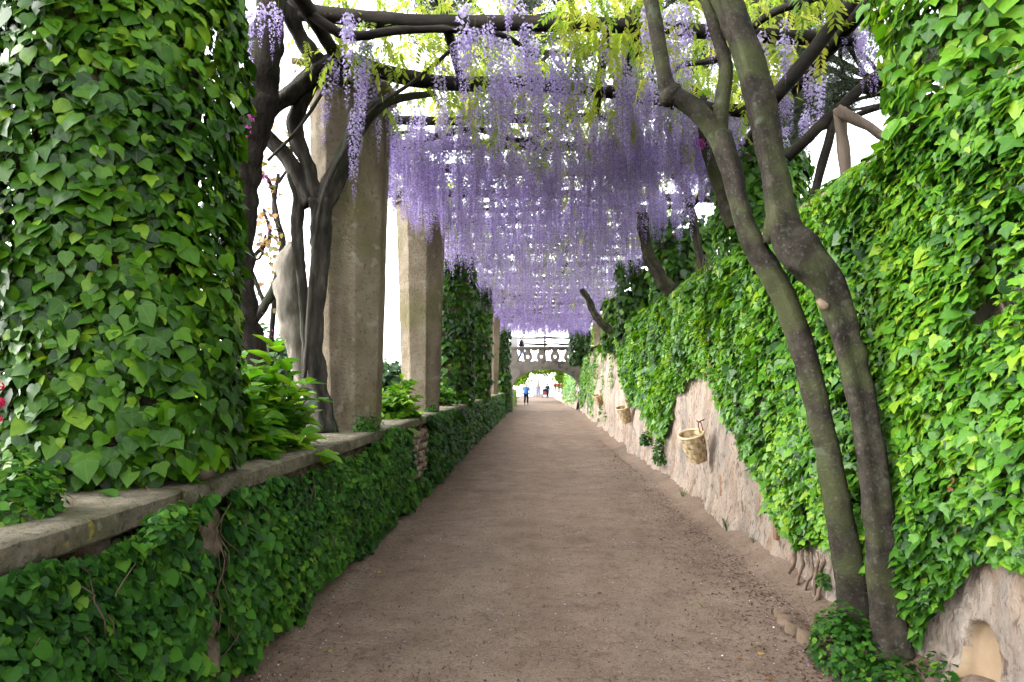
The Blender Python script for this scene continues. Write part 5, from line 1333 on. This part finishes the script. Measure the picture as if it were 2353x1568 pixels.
# ------------------------------------------------------------------ baskets on the tall wall
def basket_meshes():
    H = 0.36
    def ring(t, a, off=0.0):           # t 0 bottom .. 1 top; squarish round section
        n = 2.0 + (1 - t) * 2.4
        w, d = 0.115 + 0.085 * t, 0.095 + 0.06 * t
        c, s_ = math.cos(a), math.sin(a)
        k = (abs(c) ** n + abs(s_) ** n) ** (-1 / n)
        return np.array([c * k * (w + off), s_ * k * (d + off), t * H])
    out = []
    ns, nh = 14, 5
    for j in range(ns):                # upright staves
        V, F = [], []
        for i in range(15):
            t = i / 14; off = 0.006 * math.cos(math.pi * (t * nh - 0.5 + j))
            a0, a1 = (j + 0.1) / ns * 2 * math.pi, (j + 0.9) / ns * 2 * math.pi
            V += [ring(t, a0, off), ring(t, (a0 + a1) / 2, off), ring(t, a1, off)]
        for i in range(14):
            for q in (0, 1): F.append((i * 3 + q, i * 3 + q + 1, i * 3 + q + 4, i * 3 + q + 3))
        out.append(('stave', mesh_data('stave', V, F, {'rnd': np.full(len(V), 0.08 + 0.2 * rng.random())}, True, [M['basket']])))
    for h in range(nh):                # woven hoops
        V, F = [], []; n = ns * 4
        for i in range(n):
            a = i / n * 2 * math.pi; off = -0.006 * math.cos(2 * math.pi * (i / 4) / 2 - math.pi / 4 + math.pi * h)
            V += [ring((h + 0.1) / nh, a, off), ring((h + 0.9) / nh, a, off)]
        F = [(2 * i, 2 * ((i + 1) % n), 2 * ((i + 1) % n) + 1, 2 * i + 1) for i in range(n)]
        out.append(('hoop', mesh_data('hoop', V, F, {'rnd': np.full(len(V), 0.8 + 0.2 * rng.random())}, True, [M['basket']])))
    pts = np.array([ring(1.0, a, 0.004) for a in np.linspace(0, 2 * math.pi, 49)])
    V, F = tube(pts, 0.016 + 0.003 * np.cos(np.arange(49) * 2.2), sides=8, raw=True, rough=0)
    out.append(('rim', mesh_data('rim', V, F, {'rnd': np.full(len(V), 0.85)}, True, [M['basket']])))
    V = [ring(0.01, a, -0.004) for a in np.linspace(0, 2 * math.pi, 25)[:-1]]
    out.append(('bottom', mesh_data('bottom', V, [tuple(range(24))], {'rnd': np.full(24, 0.3)}, True, [M['basket']])))
    V, F = tube([(0.1, 0.13, H - 0.02), (0.1, 0.135, H + 0.08), (0.06, 0.15, H + 0.12), (0.02, 0.135, H + 0.08), (0.02, 0.13, H - 0.02)], [0.008] * 5, sides=6, step=0.02, rough=0)
    out.append(('hanging_loop', mesh_data('hanging_loop', V, F, None, True, [M['iron']])))
    V, F = tube([(0.06, 0.22, H + 0.125), (0.06, 0.12, H + 0.13), (0.06, 0.11, H + 0.16)], [0.007] * 3, sides=6, step=0.02, rough=0)
    out.append(('hook', mesh_data('hook', V, F, None, True, [M['iron']])))
    return out
BK = basket_meshes()
from mathutils import Euler
for x, y, D, lab, rz in ((1603, 1025, 9.35, 'nearest woven chip basket hanging on the plaster wall', -60), (1443, 952, 17.0, 'second woven basket farther along the plaster wall', -65), (1374, 919, 25.5, 'third woven basket near the bare far wall', -65),
                         (1301, 906, 47.5, 'dark basket hanging by the wall just beyond the bridge', -65)):
    q = P(x, y, D); xw = wall_x(q[2], D) - 0.2
    b = empty('basket', (xw, D, q[2] - 0.2), lab, 'basket', 'baskets hung along the tall wall')
    up_ = Vector((-0.30, -0.20, 0.93)).normalized()
    zaim = Vector((0, 0, 1)).rotation_difference(up_).to_matrix().to_4x4() @ Euler((0, 0, R(-70))).to_matrix().to_4x4() @ Matrix.Diagonal((0.98, 0.98, 1.08, 1))
    for nm, me in BK:
        o = link(nm, me, b, (0, 0, 0)); o.matrix_basis = zaim

# ------------------------------------------------------------------ curved terracotta edging by the trunks
for i, (x, y, a) in enumerate(((1800, 1412, 60), (1822, 1432, 45), (1852, 1450, 30), (1890, 1468, 20), (1930, 1486, 10), (1790, 1398, 75))):
    D = 1.72 * F_PX / (y - VY); q = P(x, y, D); q[2] = 0.02
    V, F = [], []
    for h in (-0.05, 0.075):
        for t in np.linspace(-1.1, 1.1, 9): V.append((0.075 * math.sin(t), -0.07 * math.cos(t) + 0.04, h))
        for t in np.linspace(1.1, -1.1, 9): V.append((0.06 * math.sin(t), -0.055 * math.cos(t) + 0.04, h))
    n = 18
    F = [tuple(range(n - 1, -1, -1)), tuple(range(n, 2 * n))] + [(j, (j + 1) % n, (j + 1) % n + n, j + n) for j in range(n)]
    o = link('edging_tile', mesh_data('edging_tile', V, F, None, False, [M['edging']]), None, (q[0], q[1], q[2] - 0.012))
    o.rotation_euler = (R(rng.uniform(-8, 8)), R(rng.uniform(-8, 8)), R(-a))
    tag(o, ['half buried curved edging tile, second from the path end of the row', 'curved edging tile in the middle of the little row', 'curved edging tile right of the middle of the row', 'curved edging tile near the slimmer leaning trunk', 'curved edging tile closest to the leaning trunks', 'edging tile at the far path end of the little row'][i], 'edging tile', 'curved edging tiles in the earth by the trunks')

# ------------------------------------------------------------------ litter on path and coping
def flat_bits(n, y0, y1, size, elong, seed, x0=-1.75, x1=2.15, power=1.6):
    r = np.random.default_rng(seed)
    y = y0 + (y1 - y0) * r.uniform(0, 1, n) ** power; x = r.uniform(x0, x1, n)
    e = r.uniform(0, 1, n) < 0.35; x[e] = np.where(r.uniform(0, 1, e.sum()) < 0.35, -1.75 + r.exponential(0.18, e.sum()), 2.1 - r.exponential(0.3, e.sum()))
    if x0 > 0: x = x1 - r.exponential(0.28, n)
    x = np.clip(x, -1.8, x1 + 0.08)
    p = path_pts(x, y) + [0, 0, 0.005]
    a = r.uniform(0, 6.28, n); u = np.stack([np.cos(a), np.sin(a), r.normal(0, 0.15, n)], 1); v = np.stack([-np.sin(a), np.cos(a), r.normal(0, 0.25, n)], 1)
    s = size * r.uniform(0.5, 1.3, n)[:, None]
    lift = np.array([0, 0, 1.0]) * s * 0.15
    V = np.stack([p - u * s, p + v * s * elong + lift, p + u * s, p - v * s * elong + lift], 1).reshape(-1, 3)
    F = np.arange(n * 4).reshape(-1, 4)
    return V, F, np.repeat(r.random(n), 4)
V, F, Rn = flat_bits(1300, 3.6, 26, 0.0075, 0.7, 1); o = mk('petal_litter', V, F, M['petal_fallen'], None, {'rnd': Rn}, False); tag(o, 'tiny fallen lilac petals strewn over the path', 'petals', None, 'stuff')
V, F, Rn = flat_bits(5200, 3.6, 16, 0.045, 0.04, 2); o = mk('needle_litter', V, F, M['litter'], None, {'rnd': Rn * 0.5}, False); tag(o, 'dry brown pine needles scattered on the earth path', 'needles', None, 'stuff')
V, F, Rn = flat_bits(9000, 3.6, 20, 0.008, 0.8, 3); V = V.reshape(-1, 4, 3); V[:, 1:3, 2] += 0.004; o = mk('grit_litter', V.reshape(-1, 3), F, M['litter'], None, {'rnd': Rn}, False); tag(o, 'small grit and crumbs of leaf on the path', 'grit', None, 'stuff')
V, F, Rn = flat_bits(4200, 3.8, 22, 0.016, 0.35, 5, 1.25, 2.0); o = mk('leaf_litter', V, F, M['litter'], None, {'rnd': Rn * 0.42}, False); tag(o, 'dark drift of crumbled leaves along the plaster wall side', 'leaf litter', None, 'stuff')
fl = half_leaf([(0.3, -0.15), (0.38, -0.45), (0.22, -0.8)], curl=0.6, side_curl=0.9)
for i, (x, y, rv, s) in enumerate(((872, 1320, 0.68, 0.05), (834, 1518, 0.68, 0.045), (1383, 1364, 0.05, 0.05), (1412, 1391, 0.25, 0.035), (1275, 1143, 0.05, 0.05), (1655, 1190, 0.6, 0.05), (1610, 1395, 0.95, 0.055), (766, 1500, 0.95, 0.05), (1478, 1255, 0.9, 0.05), (1525, 1243, 0.3, 0.05), (1690, 1508, 0.35, 0.05), (1775, 1555, 0.35, 0.06), (1740, 1500, 0.5, 0.05), (770, 1388, 0.02, 0.04), (1605, 1330, 0.7, 0.03), (1300, 1050, 0.1, 0.05))):
    D = 1.8 * F_PX / (y - VY); q = P(x, y, D); q = path_pts(q[:1], q[1:2])[0] + [0, 0, 0.012]
    o = link('fallen_leaf', mesh_data('fallen_leaf', fl[0] * s, fl[1], {'rnd': np.full(len(fl[0]), rv)}, True, [M['dry']]), None, q)
    o.rotation_euler = (R(rng.uniform(-25, 25)), R(rng.uniform(-25, 25)), rng.uniform(0, 6.28))
    tag(o, ['yellowish fallen leaf on the path beside the creeper foot, middle distance', 'yellow curled leaf on the near path left of centre', 'dark brown bark scrap on the near path right of centre', 'small reddish brown leaf just below the dark bark scrap', 'dark leaf scrap far up the middle of the path',
            'tan fallen leaf on the path near the plaster wall foot', 'green torn leaf on the path left of the edging tiles', 'green leaf on the near path close to the creeper wall', 'greenish leaf in the middle of the path right of centre', 'brown leaf right beside the greenish one at mid path',
            'tan curled leaf on the near path below the edging tiles', 'large dry leaf by the creeping plant at the bottom edge', 'ochre leaf just left of the edging tile row', 'blackish scrap on the path close to the creeper foot', 'tiny yellow leaf on the path above the green torn leaf', 'brown scrap farthest up the path'][i], 'leaf', 'fallen leaves on the path')
B = Bag()
for k in range(26):
    c = np.array([rng.uniform(-2.3, -1.85), rng.uniform(2.2, 3.5), COP_Z + 0.012]); a = rng.uniform(0, 6.28); l = rng.uniform(0.04, 0.11); d = np.array([math.cos(a), math.sin(a), 0]); s = np.array([-d[1], d[0], 0]) * 0.0016
    B.add([c - d * l - s, c - d * l + s, c + d * l + s + [0, 0, .01], c + d * l - s + [0, 0, .01]], [(0, 1, 2, 3)])
V, F = B.get(); o = mk('needle_litter', V, F, M['litter'], None, {'rnd': np.full(len(V), 0.5)}); tag(o, 'dry pine needles lying on the near coping', 'needles', None, 'stuff')
q = P(222, 1146, 3.3); q[2] = COP_Z + 0.02
o = link('fallen_leaf', mesh_data('fallen_leaf', HYDR[0] * 0.14, HYDR[1], {'rnd': np.full(len(HYDR[0]), 0.5)}, True, [M['creeper']]), None, q); o.rotation_euler = (0.1, 0, 1.2)
tag(o, 'green leaf lying on the near coping', 'leaf')

# ------------------------------------------------------------------ people
def skin_part(name, joints, bones, mat, parent, subs=2):
    bm = bmesh.new(); sk = bm.verts.layers.skin.verify()
    vs = {}
    for i, (k, (p, r)) in enumerate(joints.items()):
        v = bm.verts.new(p); v[sk].radius = (r, r) if not isinstance(r, tuple) else r; v[sk].use_root = (i == 0); vs[k] = v
    for a, b in bones: bm.edges.new((vs[a], vs[b]))
    me = bpy.data.meshes.new(name); bm.to_mesh(me); bm.free()
    me.materials.append(mat)
    o = bpy.data.objects.new(name, me); COL.objects.link(o); o.parent = parent
    m1 = o.modifiers.new('skin', 'SKIN'); m1.use_smooth_shade = True
    m2 = o.modifiers.new('sub', 'SUBSURF'); m2.levels = subs; m2.render_levels = subs
    return o
SKIN = flat_mat('skin', (0.55, 0.33, 0.24), 0.6)
def person(loc, rz, label, shirt, trousers, hair, H=1.72, stride=0.22, fat=1.0, jacket=False, group=None):
    e = empty('person', loc, label, 'person', group); e.rotation_euler = (0, 0, rz); k = H / 1.72
    def S(d): return {n: ((p[0] * k, p[1] * k, p[2] * k), (r if isinstance(r, tuple) else r) if isinstance(r, tuple) else r * k) for n, (p, r) in d.items()}
    s = stride   # the person faces -y
    legs = {'kl': ((0.10, -0.5 * s - 0.02, 0.48), 0.062), 'al': ((0.11, -s * 0.9, 0.09), 0.042), 'tl': ((0.12, -s * 0.9 - 0.13, 0.03), 0.035),
            'kr': ((-0.10, 0.25 * s - 0.03, 0.48), 0.062), 'ar': ((-0.11, s * 0.9, 0.10), 0.042), 'tr': ((-0.12, s * 0.9 - 0.12, 0.03), 0.035)}
    J = {'pel': ((0, 0, 0.95), 0.13 * fat), 'bel': ((0, -0.02 * fat, 1.12), 0.135 * fat), 'che': ((0, 0, 1.32), 0.135 * (0.6 + 0.4 * fat)), 'nek': ((0, 0.0, 1.47), 0.055), 'hd0': ((0, -0.02, 1.56), 0.078), 'hd1': ((0, -0.015, 1.65), 0.078),
         'sl': ((0.19, 0, 1.40), 0.065), 'el': ((0.27 * fat ** 0.4, 0.05, 1.13), 0.046), 'wl': ((0.27 * fat ** 0.4, -0.08, 0.90), 0.034), 'hl': ((0.27 * fat ** 0.4, -0.12, 0.81), 0.036),
         'sr': ((-0.19, 0, 1.40), 0.065), 'er': ((-0.27 * fat ** 0.4, 0.06, 1.13), 0.046), 'wr': ((-0.27 * fat ** 0.4, 0.02, 0.90), 0.034), 'hr': ((-0.27 * fat ** 0.4, 0.0, 0.81), 0.036),
         'pl': ((0.10, 0, 0.86), 0.085), 'pr': ((-0.10, 0, 0.86), 0.085), **legs}
    bones = [('pel', 'bel'), ('bel', 'che'), ('che', 'nek'), ('nek', 'hd0'), ('hd0', 'hd1'), ('che', 'sl'), ('sl', 'el'), ('el', 'wl'), ('wl', 'hl'), ('che', 'sr'), ('sr', 'er'), ('er', 'wr'), ('wr', 'hr'),
             ('pel', 'pl'), ('pl', 'kl'), ('kl', 'al'), ('al', 'tl'), ('pel', 'pr'), ('pr', 'kr'), ('kr', 'ar'), ('ar', 'tr')]
    skin_part('body', S(J), bones, SKIN, e)
    up = {n: (J[n][0], J[n][1] * 1.16) for n in ('pel', 'bel', 'che', 'sl', 'sr')}
    up = {'bel': up['bel'], 'pel': ((0, 0, 0.90), 0.15 * fat), 'che': up['che'], 'col': ((0, 0, 1.45), 0.07), 'sl': (J['sl'][0], 0.082), 'sr': (J['sr'][0], 0.082)}
    ub = [('bel', 'pel'), ('bel', 'che'), ('che', 'col'), ('che', 'sl'), ('che', 'sr')]
    if jacket:
        up.update({'el': (J['el'][0], 0.064), 'er': (J['er'][0], 0.064), 'wl': (J['wl'][0], 0.05), 'wr': (J['wr'][0], 0.05)}); ub += [('sl', 'el'), ('el', 'wl'), ('sr', 'er'), ('er', 'wr')]
    else:
        up.update({'ul': (tuple(np.array(J['sl'][0]) * 0.25 + np.array(J['el'][0]) * 0.75), 0.07), 'ur': (tuple(np.array(J['sr'][0]) * 0.25 + np.array(J['er'][0]) * 0.75), 0.07)}); ub += [('sl', 'ul'), ('sr', 'ur')]
    skin_part('jacket' if jacket else 'shirt', S(up), ub, shirt, e)
    lo = {'pel': ((0, 0, 0.93), 0.145 * fat), 'pl': ((0.10, 0, 0.84), 0.105), 'pr': ((-0.10, 0, 0.84), 0.105), 'kl': (legs['kl'][0], 0.085), 'kr': (legs['kr'][0], 0.085),
          'al': ((legs['al'][0][0], legs['al'][0][1], 0.13), 0.075), 'ar': ((legs['ar'][0][0], legs['ar'][0][1], 0.14), 0.075)}
    skin_part('trousers', S(lo), [('pel', 'pl'), ('pl', 'kl'), ('kl', 'al'), ('pel', 'pr'), ('pr', 'kr'), ('kr', 'ar')], trousers, e)
    for q in ('l', 'r'):
        a, t = J['a' + q][0], J['t' + q][0]
        skin_part('shoe', S({'a': ((a[0], a[1] + 0.03, 0.055), 0.055), 'm': ((a[0], (a[1] + t[1]) / 2, 0.05), 0.055), 't': ((t[0], t[1] - 0.03, 0.04), 0.042)}), [('a', 'm'), ('m', 't')], DARK, e, 1)
    skin_part('hair', S({'a': ((0, 0.03, 1.64), 0.075), 'b': ((0, 0.0, 1.695), 0.068), 'c': ((0, 0.05, 1.57), 0.05)}), [('a', 'b'), ('a', 'c')], hair, e, 1)
    # nose and ears
    B = Bag(); B.add([(0.012, -0.095, 1.575), (-0.012, -0.095, 1.575), (0, -0.125, 1.58), (0, -0.095, 1.63)], [(0, 1, 2), (1, 3, 2), (3, 0, 2)])
    for q in (-1, 1): B.add(np.array([(0.078, -0.01, 1.57), (0.095, 0.015, 1.6), (0.09, 0.02, 1.63), (0.076, -0.005, 1.63)]) * [q, 1, 1], [(0, 1, 2, 3)])
    V, F = B.get(); link('face', mesh_data('face', V * k, F, None, True, [SKIN]), e, (0, 0, 0))
    return e
DARK = flat_mat('dark_leather', (0.02, 0.02, 0.025), 0.5)
BLUE = flat_mat('blue_cotton', (0.07, 0.20, 0.48)); NAVY = flat_mat('navy_cloth', (0.012, 0.016, 0.035)); JEANS = flat_mat('pale_denim', (0.22, 0.30, 0.46)); GREYH = flat_mat('grey_hair', (0.5, 0.48, 0.45)); WHITE = flat_mat('white_cloth', (0.72, 0.7, 0.68)); RED = flat_mat('red_cloth', (0.3, 0.06, 0.06)); LILAC = flat_mat('pale_blue_cloth', (0.3, 0.34, 0.45))
q = P(1209, 930, 57.0)
person((q[0], 57, 0.0), R(8), 'heavyset person in blue t-shirt and dark trousers walking under the arch', BLUE, NAVY, GREYH, 1.74, 0.12, 1.4)
q = P(1199, 820, 43.9)
bp_ = person((q[0], 43.85, 3.125), R(75), 'white haired person in dark jacket and jeans walking over the bridge', NAVY, JEANS, WHITE, 1.62, 0.28, 1.1, True)
skin_part('scarf', {'a': ((0, -0.10, 1.38), 0.07), 'b': ((0, -0.14, 1.2), 0.07), 'c': ((0, -0.13, 1.02), 0.06)}, [('a', 'b'), ('b', 'c')], WHITE, bp_, 1)
q = P(1236, 911, 86)
person((q[0], 86, 0), 0.3, 'tiny far walker in pale blue clothes on the path', LILAC, LILAC, GREYH, 1.7, 0.15)
q = P(1258, 911, 84)
person((q[0], 84, 0), 2.8, 'tiny far person in dark clothes pushing a pushchair', NAVY, NAVY, DARK, 1.7, 0.15, 1.05, True)
ps = empty('pushchair', (q[0] - 0.35, 83.4, 0), 'small far pushchair on the path before the bright opening', 'pushchair')
V, F = bevel_box(q[0] - 0.6, q[0] - 0.1, 83.1, 83.7, 0.35, 0.75, 0.08); mk('seat', V, F, RED, ps)
V, F = bevel_box(q[0] - 0.58, q[0] - 0.12, 83.4, 83.75, 0.7, 1.05, 0.08); mk('hood', V, F, NAVY, ps)
for dx in (-0.6, -0.1):
    for dy in (0.1, 0.6):
        a = np.linspace(0, 2 * math.pi, 17); V, F = tube([(q[0] + dx, 83.05 + dy + 0.12 * math.cos(t), 0.14 + 0.12 * math.sin(t)) for t in a], [0.025] * 17, sides=6, raw=True, rough=0); mk('wheel', V, F, DARK, ps)
V, F = tube([(q[0] - 0.35, 83.7, 0.6), (q[0] - 0.35, 84.0, 1.0)], [0.02, 0.02], sides=6, step=0.1, rough=0); mk('handle', V, F, DARK, ps)

# ------------------------------------------------------------------ far end of the path
mo = empty('monument', (0.15, 93, 0), 'pale statue pedestal against the bright opening at the path end', 'pedestal')
V, F = bevel_box(-0.55, 0.85, 92.4, 93.6, 0.0, 0.35, 0.03); mk('step', V, F, M['marble'], mo)
V, F = bevel_box(-0.2, 0.5, 92.6, 93.3, 0.352, 1.3, 0.03); mk('block', V, F, M['marble'], mo)
V, F = tube([(0.15, 92.95, 1.3), (0.15, 92.95, 1.9), (0.15, 92.95, 2.35), (0.15, 92.95, 2.55)], [0.2, 0.22, 0.13, 0.1], sides=10, step=0.1, rough=0.15); mk('bust', V, F, M['marble'], mo)
GER = M['red_petal']
for i, (x, D) in enumerate(((1284, 78), (1292, 73), (1301, 69), (1311, 65), (1276, 84))):
    q = P(x, 900, D)
    V, F = bevel_box(q[0] - 0.14, q[0] + 0.14, D - 0.14, D + 0.14, 0.0, 1.15, 0.02)
    o = mk('stone_post', V, F, M['marble']); lab = ['third', 'fourth', 'fifth', 'nearest', 'second'][i]
    tag(o, lab + ' pale square post along the far path edge', 'post', 'pale posts along the far path')
    e = empty('geranium_pot', (q[0], D, 1.152), 'red geranium pot on the ' + lab + ' pale far post', 'flower pot', 'geranium pots on the far posts')
    prof = [(0.09, 0), (0.13, 0.2), (0.15, 0.2), (0.15, 0.24)]
    V = [(q[0] + r_ * math.cos(t), D + r_ * math.sin(t), 1.152 + z) for r_, z in prof for t in np.arange(10) * 0.6283]; F = [(a * 10 + b, a * 10 + (b + 1) % 10, a * 10 + 10 + (b + 1) % 10, a * 10 + 10 + b) for a in range(3) for b in range(10)] + [tuple(range(9, -1, -1))]
    mk('pot', V, F, M['terracotta'], e)
    c = np.array([q[0], D, 1.55]) + rng.normal(0, 0.12, (120, 3))
    leafy(e, [IVY_LO], M['red_petal'], c, leaf_frames(unit(rng.normal(0, 1, (120, 3)))), np.full(120, 0.09), rng.random(120), 0, 'petals')
    leafy(e, [IVY_LO], M['hydrangea'], c - [0, 0, 0.1], leaf_frames(unit(rng.normal(0, 1, (120, 3)))), np.full(120, 0.1), rng.random(120), 0)

# ------------------------------------------------------------------ the air
m, nt, N, L, out = new_mat('haze_air')
pv = N.new('ShaderNodeVolumePrincipled'); pv.inputs['Color'].default_value = (0.95, 0.97, 1.0, 1); pv.inputs['Density'].default_value = 0.0035; pv.inputs['Anisotropy'].default_value = 0.2
L.new(pv.outputs[0], out.inputs['Volume'])
V, F = boxv(-15100, 15100, -15100, 15100, -121.5, 22)
F = [f[::-1] for f in F]
hz = mk('haze', V, F, m, None, None, False); hz['kind'] = 'stuff'; hz['label'] = 'thin pale haze in the air over the garden'; hz['category'] = 'haze'
